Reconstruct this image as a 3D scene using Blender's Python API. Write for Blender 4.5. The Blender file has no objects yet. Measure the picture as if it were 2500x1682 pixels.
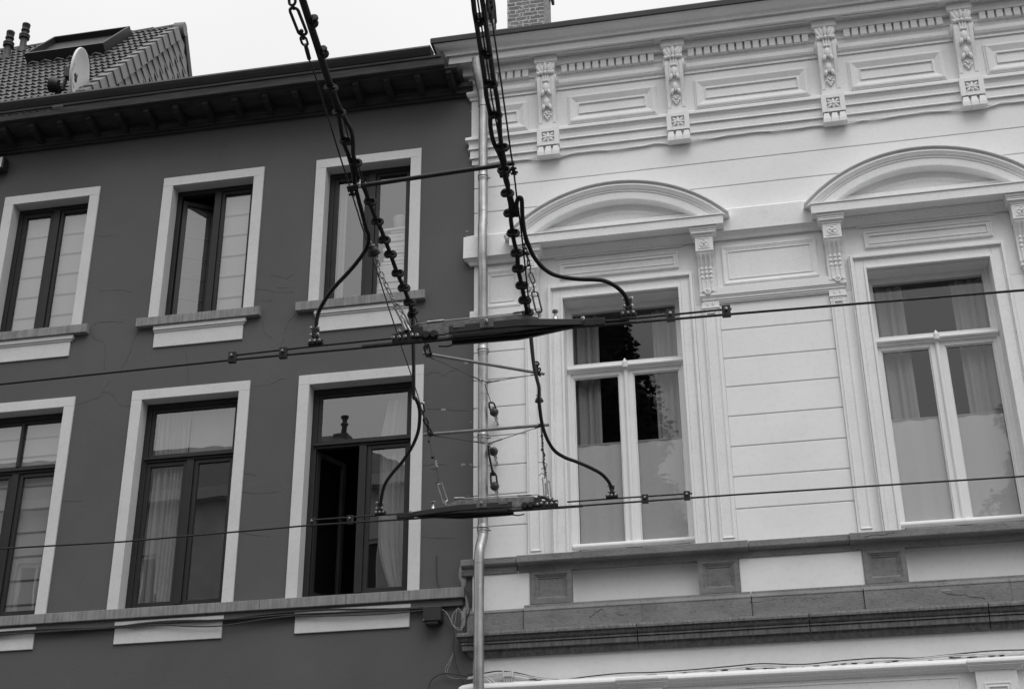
import bpy, math, random
from mathutils import Vector, Matrix
R = math.radians
random.seed(7)
S = bpy.context.scene
COL = S.collection

# ------------------------------------------------------------------ camera
# the facades stand in the plane y = 0, the photographer 13 m in front of them
CAMZ, DIST = 1.65, 13.0
PITCH, YAW, ROLL, FPX = R(25.79), R(-10.92), R(-0.54), 3430.0
cy_, sy_, cp_, sp_ = math.cos(YAW), math.sin(YAW), math.cos(PITCH), math.sin(PITCH)
FWD = Vector((sy_ * cp_, cy_ * cp_, sp_)); RGT = Vector((cy_, -sy_, 0)); UPV = RGT.cross(FWD)
RG2 = RGT * math.cos(ROLL) + UPV * math.sin(ROLL); UP2 = -RGT * math.sin(ROLL) + UPV * math.cos(ROLL)
cam = bpy.data.objects.new('camera', bpy.data.cameras.new('camera')); COL.objects.link(cam)
cam.data.sensor_width = 36; cam.data.lens = FPX / 2500 * 36; cam.data.clip_end = 800; cam.data.clip_start = 0.1
cam.matrix_world = Matrix(((RG2.x, UP2.x, -FWD.x, 0), (RG2.y, UP2.y, -FWD.y, -DIST), (RG2.z, UP2.z, -FWD.z, CAMZ), (0, 0, 0, 1)))
S.camera = cam

# ------------------------------------------------------------------ light
SUN_EL, SUN_AZ = R(60), R(152)       # azimuth from +y, clockwise: behind the camera; an overcast day
w = bpy.data.worlds.new('World'); S.world = w; w.use_nodes = True
wn = w.node_tree.nodes; wl = w.node_tree.links; wn.clear()
sky = wn.new('ShaderNodeTexSky'); sky.sky_type = 'NISHITA'; sky.sun_disc = False
sky.sun_elevation = SUN_EL; sky.sun_rotation = SUN_AZ; sky.air_density = 1.0; sky.dust_density = 1.0; sky.ozone_density = 1.0
bwn = wn.new('ShaderNodeRGBToBW'); bg = wn.new('ShaderNodeBackground'); bg.inputs[1].default_value = 0.13
# cloud deck: a pale, faintly mottled layer that covers most of the clear sky
wtc = wn.new('ShaderNodeTexCoord'); cn = wn.new('ShaderNodeTexNoise'); cn.inputs['Scale'].default_value = 1.7; cn.inputs['Detail'].default_value = 5
cloud = wn.new('ShaderNodeValToRGB'); cloud.color_ramp.elements[0].position = .3; cloud.color_ramp.elements[1].position = .7
cloud.color_ramp.elements[0].color = (.87, .87, .87, 1); cloud.color_ramp.elements[1].color = (1, 1, 1, 1)
csc = wn.new('ShaderNodeMath'); csc.operation = 'MULTIPLY'; csc.inputs[1].default_value = 7.5
cmx = wn.new('ShaderNodeMix'); cmx.data_type = 'RGBA'; cmx.inputs[0].default_value = 0.97
wl.new(wtc.outputs['Generated'], cn.inputs['Vector']); wl.new(cn.outputs['Fac'], cloud.inputs[0]); 
# an overcast deck is brighter overhead and towards the hidden sun than near the horizon
wsp = wn.new('ShaderNodeSeparateXYZ'); wnm = wn.new('ShaderNodeVectorMath'); wnm.operation = 'NORMALIZE'
wl.new(wtc.outputs['Generated'], wnm.inputs[0]); wl.new(wnm.outputs[0], wsp.inputs[0])
wz = wn.new('ShaderNodeMath'); wz.operation = 'MULTIPLY_ADD'; wz.inputs[1].default_value = 0.80; wz.inputs[2].default_value = 0.52; wz.use_clamp = False
wzc = wn.new('ShaderNodeMath'); wzc.operation = 'MAXIMUM'; wzc.inputs[1].default_value = 0.0; wl.new(wsp.outputs[2], wzc.inputs[0]); wl.new(wzc.outputs[0], wz.inputs[0])
wy = wn.new('ShaderNodeMath'); wy.operation = 'MULTIPLY_ADD'; wy.inputs[1].default_value = -0.12; wl.new(wsp.outputs[1], wy.inputs[0]); wl.new(wz.outputs[0], wy.inputs[2])
wmul = wn.new('ShaderNodeMath'); wmul.operation = 'MULTIPLY'; wl.new(wy.outputs[0], wmul.inputs[0]); wl.new(cloud.outputs[0], wmul.inputs[1]); wl.new(wmul.outputs[0], csc.inputs[0])
wo = wn.new('ShaderNodeOutputWorld')
wl.new(sky.outputs[0], bwn.inputs[0]); wl.new(bwn.outputs[0], cmx.inputs[6]); wl.new(csc.outputs[0], cmx.inputs[7])
wl.new(cmx.outputs[2], bg.inputs[0]); wl.new(bg.outputs[0], wo.inputs[0])
sd = bpy.data.lights.new('sun', 'SUN'); sd.energy = 1.5; sd.angle = R(48)
sun = bpy.data.objects.new('sun', sd); COL.objects.link(sun)
sdir = Vector((math.sin(SUN_AZ) * math.cos(SUN_EL), math.cos(SUN_AZ) * math.cos(SUN_EL), math.sin(SUN_EL)))
sun.rotation_euler = sdir.to_track_quat('Z', 'Y').to_euler()
S.view_settings.view_transform = 'Standard'; S.view_settings.look = 'None'
S.view_settings.exposure = 0.13; S.view_settings.gamma = 1.0; S.view_settings.use_curve_mapping = False
S.render.engine = 'CYCLES'
S.cycles.use_denoising = True
try: S.cycles.denoiser = 'OPENIMAGEDENOISE'
except Exception: pass
S.cycles.max_bounces = 8; S.cycles.transparent_max_bounces = 12; S.cycles.caustics_reflective = False

# ------------------------------------------------------------------ survey helpers
def at(px, py, d):
    """point seen at (px, py) of the 2500 px photo, d metres in front of the camera along the street's depth"""
    v = RG2 * ((px - 1250) / FPX) - UP2 * ((py - 841) / FPX) + FWD
    t = d / v.y
    return Vector((v.x * t, -DIST + d, CAMZ + v.z * t))
def X(xa, p): return xa * (DIST - p) / DIST
def Z(za, p): return CAMZ + (za - CAMZ) * (DIST - p) / DIST

# ------------------------------------------------------------------ materials
def grey(v): return (v, v, v, 1)
def material(name, v, rough=0.8, var=0.12, scale=3.0, bump=0.0, bscale=60.0, metal=0.0, streak=0.0, spec=0.3, dirt=0.0, stretch=(1, 1, 1)):
    m = bpy.data.materials.new(name); m.use_nodes = True
    n = m.node_tree.nodes; l = m.node_tree.links; b = n['Principled BSDF']
    b.inputs['Roughness'].default_value = rough; b.inputs['Metallic'].default_value = metal
    b.inputs['Specular IOR Level'].default_value = spec
    tc = n.new('ShaderNodeTexCoord'); mp = n.new('ShaderNodeMapping'); mp.inputs['Scale'].default_value = stretch
    l.new(tc.outputs['Object'], mp.inputs[0])
    nz = n.new('ShaderNodeTexNoise'); nz.inputs['Scale'].default_value = scale; nz.inputs['Detail'].default_value = 8; nz.inputs['Roughness'].default_value = 0.6
    l.new(mp.outputs[0], nz.inputs['Vector'])
    cr = n.new('ShaderNodeValToRGB'); cr.color_ramp.elements[0].position = 0.3; cr.color_ramp.elements[1].position = 0.7
    cr.color_ramp.elements[0].color = grey(v * (1 - var)); cr.color_ramp.elements[1].color = grey(min(0.95, v * (1 + var)))
    l.new(nz.outputs['Fac'], cr.inputs[0]); out = cr.outputs[0]
    if streak > 0:
        mp2 = n.new('ShaderNodeMapping'); mp2.inputs['Scale'].default_value = (1, 1, 0.04); l.new(tc.outputs['Object'], mp2.inputs[0])
        n2 = n.new('ShaderNodeTexNoise'); n2.inputs['Scale'].default_value = 40; n2.inputs['Detail'].default_value = 5; l.new(mp2.outputs[0], n2.inputs['Vector'])
        c2 = n.new('ShaderNodeValToRGB'); c2.color_ramp.elements[0].position = 0.36; c2.color_ramp.elements[1].position = 0.6
        c2.color_ramp.elements[0].color = grey(1 - streak); c2.color_ramp.elements[1].color = grey(1)
        l.new(n2.outputs['Fac'], c2.inputs[0])
        mx = n.new('ShaderNodeMix'); mx.data_type = 'RGBA'; mx.blend_type = 'MULTIPLY'; mx.inputs[0].default_value = 1
        l.new(out, mx.inputs[6]); l.new(c2.outputs[0], mx.inputs[7]); out = mx.outputs[2]
    if dirt > 0:
        n3 = n.new('ShaderNodeTexNoise'); n3.inputs['Scale'].default_value = bscale * 0.6; n3.inputs['Detail'].default_value = 6; l.new(tc.outputs['Object'], n3.inputs['Vector'])
        c3 = n.new('ShaderNodeValToRGB'); c3.color_ramp.elements[0].position = 0.34; c3.color_ramp.elements[1].position = 0.48
        c3.color_ramp.elements[0].color = grey(1 - dirt); c3.color_ramp.elements[1].color = grey(1)
        l.new(n3.outputs['Fac'], c3.inputs[0])
        mx = n.new('ShaderNodeMix'); mx.data_type = 'RGBA'; mx.blend_type = 'MULTIPLY'; mx.inputs[0].default_value = 1
        l.new(out, mx.inputs[6]); l.new(c3.outputs[0], mx.inputs[7]); out = mx.outputs[2]
    l.new(out, b.inputs['Base Color'])
    if bump > 0:
        n4 = n.new('ShaderNodeTexNoise'); n4.inputs['Scale'].default_value = bscale; n4.inputs['Detail'].default_value = 6; l.new(mp.outputs[0], n4.inputs['Vector'])
        bp = n.new('ShaderNodeBump'); bp.inputs['Strength'].default_value = bump; bp.inputs['Distance'].default_value = 0.004
        l.new(n4.outputs['Fac'], bp.inputs['Height']); l.new(bp.outputs[0], b.inputs['Normal'])
    return m
def glass_mat(name, refl, milk=0.0):
    m = bpy.data.materials.new(name); m.use_nodes = True
    n = m.node_tree.nodes; l = m.node_tree.links; n.clear()
    o = n.new('ShaderNodeOutputMaterial'); tr = n.new('ShaderNodeBsdfTransparent'); tr.inputs[0].default_value = grey(0.9)
    gl = n.new('ShaderNodeBsdfGlossy'); gl.inputs['Roughness'].default_value = 0.0; gl.inputs[0].default_value = grey(1)
    lw = n.new('ShaderNodeLayerWeight'); lw.inputs[0].default_value = 0.2
    mr = n.new('ShaderNodeMath'); mr.operation = 'MULTIPLY_ADD'; mr.inputs[1].default_value = 0.4; mr.inputs[2].default_value = refl
    mr.use_clamp = True
    nz = n.new('ShaderNodeTexNoise'); nz.inputs['Scale'].default_value = 1.3; bp = n.new('ShaderNodeBump'); bp.inputs['Strength'].default_value = 0.03; bp.inputs['Distance'].default_value = 0.02
    l.new(nz.outputs['Fac'], bp.inputs['Height']); l.new(bp.outputs[0], gl.inputs['Normal'])
    mx = n.new('ShaderNodeMixShader'); l.new(lw.outputs['Fresnel'], mr.inputs[0]); l.new(mr.outputs[0], mx.inputs[0])
    l.new(tr.outputs[0], mx.inputs[1]); l.new(gl.outputs[0], mx.inputs[2]); l.new(mx.outputs[0], o.inputs[0])
    return m
def cloth_mat(name, v, trans=0.35, scale=30):
    m = bpy.data.materials.new(name); m.use_nodes = True
    n = m.node_tree.nodes; l = m.node_tree.links; n.clear()
    o = n.new('ShaderNodeOutputMaterial'); d = n.new('ShaderNodeBsdfDiffuse'); t = n.new('ShaderNodeBsdfTranslucent')
    tc = n.new('ShaderNodeTexCoord'); nz = n.new('ShaderNodeTexNoise'); nz.inputs['Scale'].default_value = scale; nz.inputs['Detail'].default_value = 5
    l.new(tc.outputs['Object'], nz.inputs['Vector'])
    cr = n.new('ShaderNodeValToRGB'); cr.color_ramp.elements[0].color = grey(v * 0.9); cr.color_ramp.elements[1].color = grey(min(.95, v * 1.08))
    l.new(nz.outputs['Fac'], cr.inputs[0]); l.new(cr.outputs[0], d.inputs[0]); l.new(cr.outputs[0], t.inputs[0])
    mx = n.new('ShaderNodeMixShader'); mx.inputs[0].default_value = trans
    l.new(d.outputs[0], mx.inputs[1]); l.new(t.outputs[0], mx.inputs[2]); l.new(mx.outputs[0], o.inputs[0])
    return m
M = {}
M['darkwall'] = material('dark_painted_render', 0.096, 0.75, 0.10, 0.9, 0.35, 45, dirt=.03)
M['whitewall'] = material('white_painted_render', 0.8, 0.65, 0.045, 1.2, 0.15, 35, dirt=.04)
M['whitetrim'] = material('white_painted_stucco', 0.78, 0.6, 0.045, 2.5, 0.3, 60, dirt=.07)
M['surround'] = material('light_grey_paint', 0.60, 0.6, 0.05, 2.5, 0.2, 50, dirt=.06)
M['sillstone'] = material('weathered_sill_stone', 0.26, 0.85, 0.14, 9, 0.3, 80, streak=0.28)
M['bluestone'] = material('blue_limestone', 0.205, 0.8, 0.2, 5, 1.0, 55, dirt=0.2, stretch=(.6, 1, 1.6))
M['wornstone'] = material('worn_limestone_string', 0.165, 0.9, 0.2, 14, 0.8, 90, streak=0.35, dirt=0.2)
M['darkwood'] = material('dark_brown_window_paint', 0.022, 0.45, 0.15, 6, 0.1, 60)
M['eavewood'] = material('old_dark_eaves_boards', 0.042, 0.8, 0.45, 9, 0.5, 30, stretch=(0.3, 1, 2.5))
M['bracketwood'] = material('dark_bracket_paint', 0.02, 0.85, 0.4, 9, 0.4, 40)  # brackets darker than the eaves boards
M['gutter'] = material('dark_gutter', 0.035, 0.5, 0.15, 4)
M['whitewood'] = material('white_window_paint', 0.78, 0.4, 0.03, 5, 0.05, 40)
M['zinc'] = material('galvanised_zinc', 0.40, 0.45, 0.22, 7, 0.15, 30, metal=0.85, streak=0.25)
M['slate'] = material('fibre_slate', 0.2, 0.6, 0.1, 5, 0.1, 30)
M['tile'] = material('glazed_dark_tile', 0.07, 0.42, 0.5, 6, 0.2, 30, spec=0.4)
M['anthra'] = material('anthracite_sheet', 0.03, 0.4, 0.15, 5)
M['sheet'] = material('grey_sheet_metal', 0.12, 0.4, 0.12, 5)
M['plastic'] = material('dark_vent_plastic', 0.03, 0.5, 0.15, 8)
M['dish'] = material('cream_dish_paint', 0.8, 0.45, 0.05, 5)
M['black'] = material('black_rubber', 0.010, 0.55, 0.3, 20)
M['iron'] = material('dark_iron', 0.018, 0.5, 0.4, 40, 0.2, 60)
M['steel'] = material('galvanised_fittings', 0.38, 0.3, 0.3, 60, metal=0.9)
M['tube'] = material('grey_fibreglass_tube', 0.2, 0.4, 0.2, 12)
M['plate'] = material('weathered_insulator_plate', 0.15, 0.75, 0.4, 26, 0.4, 80)
M['ball'] = material('brown_ceramic', 0.06, 0.35, 0.35, 25)
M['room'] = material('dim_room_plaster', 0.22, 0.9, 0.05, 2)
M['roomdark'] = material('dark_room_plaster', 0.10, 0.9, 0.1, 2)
M['asphalt'] = material('asphalt', 0.08, 0.9, 0.25, 20, 0.5, 90)
M['paving'] = material('concrete_paving', 0.27, 0.9, 0.12, 4, 0.3, 60)
M['brickfar'] = material('opposite_house_render', 0.5, 0.9, 0.15, 2)
M['rooffar'] = material('opposite_roof_tiles', 0.12, 0.8, 0.3, 8)
M['glassL'] = glass_mat('window_glass', 0.19)
M['glassR'] = glass_mat('window_glass_clear', 0.078)
M['net'] = cloth_mat('net_curtain', 0.6, 0.45, 60)
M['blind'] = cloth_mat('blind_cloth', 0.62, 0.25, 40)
M['cafe'] = cloth_mat('voile_panel', 0.88, 0.3, 120)
M['cable'] = material('white_cable_sheath', 0.6, 0.5, 0.15, 30)
M['greycable'] = material('grey_cable_sheath', 0.045, 0.5, 0.3, 30)
M['dullcable'] = material('dirty_pale_sheath', 0.33, 0.6, 0.3, 30)
M['mortar'] = material('bare_mortar', 0.3, 0.9, 0.2, 14, 0.8, 50)
M['foliage'] = material('conifer_foliage', 0.03, 0.8, 0.4, 6)
M['bark'] = material('bark', 0.08, 0.9, 0.3, 10, 0.6, 30)
M['print'] = material('faded_dish_lettering', 0.2, 0.6, 0.05, 5)

def brick_mat():
    m = bpy.data.materials.new('old_chimney_brick'); m.use_nodes = True
    n = m.node_tree.nodes; l = m.node_tree.links; b = n['Principled BSDF']; b.inputs['Roughness'].default_value = 0.9
    tc = n.new('ShaderNodeTexCoord'); g = n.new('ShaderNodeNewGeometry')
    sp = n.new('ShaderNodeSeparateXYZ'); l.new(tc.outputs['Object'], sp.inputs[0])
    ad = n.new('ShaderNodeMath'); ad.operation = 'ADD'; l.new(sp.outputs[0], ad.inputs[0]); l.new(sp.outputs[1], ad.inputs[1])
    cb = n.new('ShaderNodeCombineXYZ'); l.new(ad.outputs[0], cb.inputs[0]); l.new(sp.outputs[2], cb.inputs[1])
    nz0 = n.new('ShaderNodeTexNoise'); nz0.inputs['Scale'].default_value = 9; l.new(tc.outputs['Object'], nz0.inputs['Vector'])
    mm = n.new('ShaderNodeMix'); mm.data_type = 'RGBA'; mm.blend_type = 'LINEAR_LIGHT'; mm.inputs[0].default_value = 0.012
    l.new(cb.outputs[0], mm.inputs[6]); l.new(nz0.outputs['Color'], mm.inputs[7])
    bt = n.new('ShaderNodeTexBrick'); l.new(mm.outputs[2], bt.inputs['Vector'])
    bt.inputs['Scale'].default_value = 1; bt.inputs['Brick Width'].default_value = 0.2; bt.inputs['Row Height'].default_value = 0.064
    bt.inputs['Mortar Size'].default_value = 0.008; bt.inputs['Mortar Smooth'].default_value = 0.3; bt.inputs['Bias'].default_value = -0.2
    bt.inputs['Color1'].default_value = grey(0.13); bt.inputs['Color2'].default_value = grey(0.2); bt.inputs['Mortar'].default_value = grey(0.45)
    nz = n.new('ShaderNodeTexNoise'); nz.inputs['Scale'].default_value = 22; nz.inputs['Detail'].default_value = 6; l.new(tc.outputs['Object'], nz.inputs['Vector'])
    cr = n.new('ShaderNodeValToRGB'); cr.color_ramp.elements[0].position = .55; cr.color_ramp.elements[1].position = .64
    cr.color_ramp.elements[0].color = grey(0); cr.color_ramp.elements[1].color = grey(1); l.new(nz.outputs['Fac'], cr.inputs[0])
    mx = n.new('ShaderNodeMix'); mx.data_type = 'RGBA'; l.new(cr.outputs[0], mx.inputs[0]); l.new(bt.outputs['Color'], mx.inputs[6]); mx.inputs[7].default_value = grey(0.48)
    l.new(mx.outputs[2], b.inputs['Base Color'])
    bp = n.new('ShaderNodeBump'); bp.inputs['Strength'].default_value = 0.8; bp.inputs['Distance'].default_value = 0.01; bp.invert = True
    l.new(bt.outputs['Fac'], bp.inputs['Height']); l.new(bp.outputs[0], b.inputs['Normal'])
    return m
M['brick'] = brick_mat()

# ------------------------------------------------------------------ mesh builder
class MB:
    def __init__(s): s.v = []; s.f = []; s.sm = []
    def add(s, vs, fs, smooth=False):
        o = len(s.v); s.v += [tuple(v) for v in vs]; s.f += [tuple(i + o for i in f) for f in fs]; s.sm += [smooth] * len(fs); return s
    def box(s, x0, x1, y0, y1, z0, z1):
        if x0 > x1: x0, x1 = x1, x0
        if y0 > y1: y0, y1 = y1, y0
        if z0 > z1: z0, z1 = z1, z0
        return s.add([(x0, y0, z0), (x1, y0, z0), (x1, y1, z0), (x0, y1, z0), (x0, y0, z1), (x1, y0, z1), (x1, y1, z1), (x0, y1, z1)],
                     [(0, 3, 2, 1), (4, 5, 6, 7), (0, 1, 5, 4), (1, 2, 6, 5), (2, 3, 7, 6), (3, 0, 4, 7)])
    def bA(s, xa0, xa1, za0, za1, p, back=0.0):
        """box whose front face, p metres in front of the wall plane, covers the surveyed outline"""
        return s.box(X(xa0, p), X(xa1, p), -p, -back, Z(za0, p), Z(za1, p))
    def obox(s, c, ax, ay, az):
        """box from centre and half-axis vectors"""
        c = Vector(c); ax = Vector(ax); ay = Vector(ay); az = Vector(az)
        vs = [c + ax * a + ay * b + az * d for d in (-1, 1) for a, b in ((-1, -1), (1, -1), (1, 1), (-1, 1))]
        return s.add(vs, [(0, 3, 2, 1), (4, 5, 6, 7), (0, 1, 5, 4), (1, 2, 6, 5), (2, 3, 7, 6), (3, 0, 4, 7)])
    def prism(s, prof, x0, x1, smooth=False):
        """profile of (y, z) points swept along x, closed"""
        n = len(prof); vs = [(x0, a, b) for a, b in prof] + [(x1, a, b) for a, b in prof]
        fs = [(i, (i + 1) % n, n + (i + 1) % n, n + i) for i in range(n)]
        s.add(vs, fs, smooth); s.add(vs, [tuple(range(n))[::-1], tuple(range(n, 2 * n))])
        return s
    def ring_frame(s, x0, x1, z0, z1, steps, y_of):
        """nested rectangular steps: list of (inset, p)"""
        vs = []; fs = []
        for ins, p in steps:
            vs += [(x0 + ins, -p, z0 + ins), (x1 - ins, -p, z0 + ins), (x1 - ins, -p, z1 - ins), (x0 + ins, -p, z1 - ins)]
        for k in range(len(steps) - 1):
            for i in range(4):
                j = (i + 1) % 4; fs.append((4 * k + i, 4 * k + j, 4 * k + 4 + j, 4 * k + 4 + i))
        k = len(steps) - 1; 
        if y_of: fs.append((4 * k, 4 * k + 1, 4 * k + 2, 4 * k + 3))
        return s.add(vs, fs)
    def tube(s, pts, r, n=8, closed=False, smooth=True):
        pts = [Vector(p) for p in pts]; m = len(pts); vs = []; rr = r if isinstance(r, (list, tuple)) else [r] * m
        prev = None
        for i in range(m):
            if closed: t = pts[(i + 1) % m] - pts[(i - 1) % m]
            else: t = pts[min(i + 1, m - 1)] - pts[max(i - 1, 0)]
            if t.length < 1e-9: t = Vector((0, 0, 1))
            t.normalize()
            if prev is None:
                u = t.cross(Vector((0, 0, 1)))
                if u.length < 0.1: u = t.cross(Vector((1, 0, 0)))
            else: u = prev - t * prev.dot(t)
            u.normalize(); prev = u; q = t.cross(u)
            for k in range(n):
                a = 2 * math.pi * k / n; vs.append(pts[i] + u * (rr[i] * math.cos(a)) + q * (rr[i] * math.sin(a)))
        fs = []
        for i in range(m if closed else m - 1):
            for k in range(n):
                a = i * n + k; b = i * n + (k + 1) % n; c = ((i + 1) % m) * n + (k + 1) % n; d = ((i + 1) % m) * n + k
                fs.append((a, b, c, d))
        s.add(vs, fs, smooth)
        if not closed: s.add(vs[:n], [tuple(range(n))[::-1]]); s.add(vs[-n:], [tuple(range(n))])
        return s
    def lathe(s, prof, c, axis=(0, 0, 1), n=20, smooth=True):
        """(radius, height) pairs turned about an axis through c"""
        ax = Vector(axis).normalized(); u = ax.cross(Vector((0, 1, 0)))
        if u.length < 0.1: u = ax.cross(Vector((1, 0, 0)))
        u.normalize(); q = ax.cross(u); c = Vector(c); vs = []
        for r, h in prof:
            for k in range(n):
                a = 2 * math.pi * k / n; vs.append(c + ax * h + u * (r * math.cos(a)) + q * (r * math.sin(a)))
        fs = [(i * n + k, i * n + (k + 1) % n, (i + 1) * n + (k + 1) % n, (i + 1) * n + k) for i in range(len(prof) - 1) for k in range(n)]
        s.add(vs, fs, smooth); m = len(prof)
        s.add(vs[:n], [tuple(range(n))[::-1]]); s.add(vs[(m - 1) * n:], [tuple(range(n))])
        return s
    def ell(s, c, rx, ry, rz, ax=None, n=10, m=6):
        """ellipsoid; ax rotates it about y by that angle"""
        c = Vector(c); vs = []; fs = []; ca = math.cos(ax or 0); sa = math.sin(ax or 0)
        for i in range(m + 1):
            th = math.pi * i / m
            for k in range(n):
                a = 2 * math.pi * k / n; x = rx * math.sin(th) * math.cos(a); y = ry * math.sin(th) * math.sin(a); z = rz * math.cos(th)
                vs.append(c + Vector((x * ca + z * sa, y, -x * sa + z * ca)))
        for i in range(m):
            for k in range(n): fs.append((i * n + k, (i + 1) * n + k, (i + 1) * n + (k + 1) % n, i * n + (k + 1) % n))
        return s.add(vs, fs, True)
    def build(s, name, mat, parent=None, bevel=0, label=None, segs=2):
        me = bpy.data.meshes.new(name); me.from_pydata(s.v, [], s.f); me.validate(); me.update()
        me.polygons.foreach_set('use_smooth', (s.sm + [False] * len(me.polygons))[:len(me.polygons)])
        me.materials.append(M[mat] if isinstance(mat, str) else mat)
        o = bpy.data.objects.new(name, me); COL.objects.link(o)
        if parent is not None: o.parent = parent
        if bevel:
            md = o.modifiers.new('bevel', 'BEVEL'); md.width = bevel; md.segments = segs; md.limit_method = 'ANGLE'; md.angle_limit = R(35)
        if label: o['label'] = label
        return o
def tag(o, label, cat, group=None, kind=None):
    if label: o['label'] = label
    if cat: o['category'] = cat
    if group: o['group'] = group
    if kind: o['kind'] = kind
    return o
def empty(name, label, cat, group=None, parent=None):
    o = bpy.data.objects.new(name, None); COL.objects.link(o); o.empty_display_size = 0.1
    if parent: o.parent = parent
    return tag(o, label, cat, group)
def smoothpath(pts, sub=5):
    """Catmull-Rom through the points"""
    P = [Vector(p) for p in pts]; out = []
    for i in range(len(P) - 1):
        p0 = P[max(i - 1, 0)]; p1 = P[i]; p2 = P[i + 1]; p3 = P[min(i + 2, len(P) - 1)]
        for k in range(sub):
            t = k / sub
            out.append(0.5 * ((2 * p1) + (p2 - p0) * t + (2 * p0 - 5 * p1 + 4 * p2 - p3) * t * t + (-p0 + 3 * p1 - 3 * p2 + p3) * t ** 3))
    out.append(P[-1]); return out

# ------------------------------------------------------------------ the setting: street
def struct(name, mb, mat, **k):
    o = mb.build(name, mat, **k); o['kind'] = 'structure'; return o
struct('road', MB().box(-150, 150, -150, -2.2, -0.3, 0.0), 'asphalt')
struct('pavement', MB().box(-150, 150, -2.2, 0.9, -0.3, 0.13), 'paving', bevel=0.02)
struct('far_pavement', MB().box(-150, 150, -20.0, -17.6, -0.2, 0.13), 'paving', bevel=0.02)
struct('yard_ground', MB().box(-150, 150, 0.95, 60, -0.3, 0.1), 'paving')

# ------------------------------------------------------------------ the dark house
XC = -2.92
DH = empty('dark_townhouse', 'dark grey painted townhouse with pale window surrounds and black eaves, left of the white house', 'house')
UPX = [(-8.571, -7.589), (-6.537, -5.539), (-4.664, -3.660)]
LOX = [(-8.655, -7.537), (-6.620, -5.506), (-4.712, -3.579)]
UZ = (8.78, 10.524); LZ = (5.45, 7.80)
def wall_with_holes(mb, x0, x1, z0, z1, holes, y0, y1):
    """wall slab with reveals; holes are true (x0,x1,z0,z1), in the plane y0, running back to y1"""
    xs = sorted({x0, x1} | {h[0] for h in holes} | {h[1] for h in holes}); zs = sorted({z0, z1} | {h[2] for h in holes} | {h[3] for h in holes})
    for i in range(len(xs) - 1):
        for j in range(len(zs) - 1):
            cx = (xs[i] + xs[i + 1]) / 2; cz = (zs[j] + zs[j + 1]) / 2
            if any(h[0] < cx < h[1] and h[2] < cz < h[3] for h in holes): continue
            mb.add([(xs[i], y0, zs[j]), (xs[i + 1], y0, zs[j]), (xs[i + 1], y0, zs[j + 1]), (xs[i], y0, zs[j + 1])], [(0, 1, 2, 3)])
    for a, b, c, d in holes:
        mb.add([(a, y0, c), (b, y0, c), (b, y1, c), (a, y1, c), (a, y0, d), (b, y0, d), (b, y1, d), (a, y1, d)],
               [(0, 1, 2, 3), (4, 7, 6, 5), (0, 3, 7, 4), (1, 5, 6, 2)])
Lholes = []
SP = 0.02
for a, b in UPX: Lholes.append((X(a, SP) - .006, X(b, SP) + .006, UZ[0], Z(UZ[1], SP) + .006))
for a, b in LOX: Lholes.append((X(a, SP) - .006, X(b, SP) + .006, LZ[0], Z(LZ[1], SP) + .006))
wm = MB(); wall_with_holes(wm, -14.0, XC, 0.0, 11.75, Lholes, 0.0, 0.16)
wm.build('wall', 'darkwall', DH)
MB().box(-14.02, -14.0, 0, 9, 0, 11.7).box(-14, XC, 9, 9.02, 0, 11.7).box(-7.9, XC, 0.0, 9, 11.68, 11.72).build('rear_wall', 'darkwall', DH)
# hairline cracks in the render
ck = MB()
cracks = [[(597, 711), (612, 706), (640, 707), (662, 712), (690, 715), (718, 713)], [(640, 735), (665, 735)], [(676, 703), (705, 704)],
          [(225, 794), (240, 787), (262, 787), (302, 786)], [(215, 815), (235, 828), (253, 836), (258, 855), (254, 905)], [(337, 805), (322, 850), (300, 895), (293, 915)],
          [(452, 857), (457, 880), (459, 905), (457, 940)], [(640, 783), (645, 813), (665, 827)], [(723, 765), (700, 790), (690, 830), (688, 850)],
          [(270, 928), (250, 955), (247, 967), (215, 980), (188, 988)], [(250, 958), (270, 960), (285, 980), (298, 992), (318, 991)], [(620, 945), (655, 940), (690, 925), (696, 927)],
          [(660, 675), (670, 672), (700, 680), (718, 672)], [(230, 578), (262, 577), (290, 571)], [(240, 711), (300, 709), (322, 714)],
          [(1035, 918), (1052, 910), (1070, 910), (1082, 918), (1098, 908), (1118, 900)], [(1035, 998), (1060, 999), (1080, 997), (1100, 1001), (1150, 1004)],
          [(1030, 1312), (1040, 1311), (1060, 1313), (1090, 1315), (1110, 1313)], [(590, 1155), (625, 1160)], [(590, 1200), (640, 1205), (690, 1200)], [(590, 1300), (660, 1310)],
          [(150, 1225), (200, 1222)], [(1030, 1136), (1060, 1133), (1090, 1136)], [(1010, 790), (1060, 780)], [(770, 345), (790, 342)], [(538, 365), (545, 352), (551, 358)], [(531, 400), (541, 368)]]
for c in cracks:
    q = []
    for i in range(len(c) - 1):
        for k in range(4):
            t = k / 4; q.append(at(c[i][0] * (1 - t) + c[i + 1][0] * t + random.uniform(-2, 2), c[i][1] * (1 - t) + c[i + 1][1] * t + random.uniform(-1.5, 1.5), DIST))
    q.append(at(*c[-1], DIST)); ck.tube([v + Vector((0, -0.001, 0)) for v in q], [random.uniform(0.0004, 0.0016) for _ in q], 4)
ck.build('wall_cracks', material('crack_line', 0.06, 0.9), DH)  # thin lines a little darker than the wall
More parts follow.
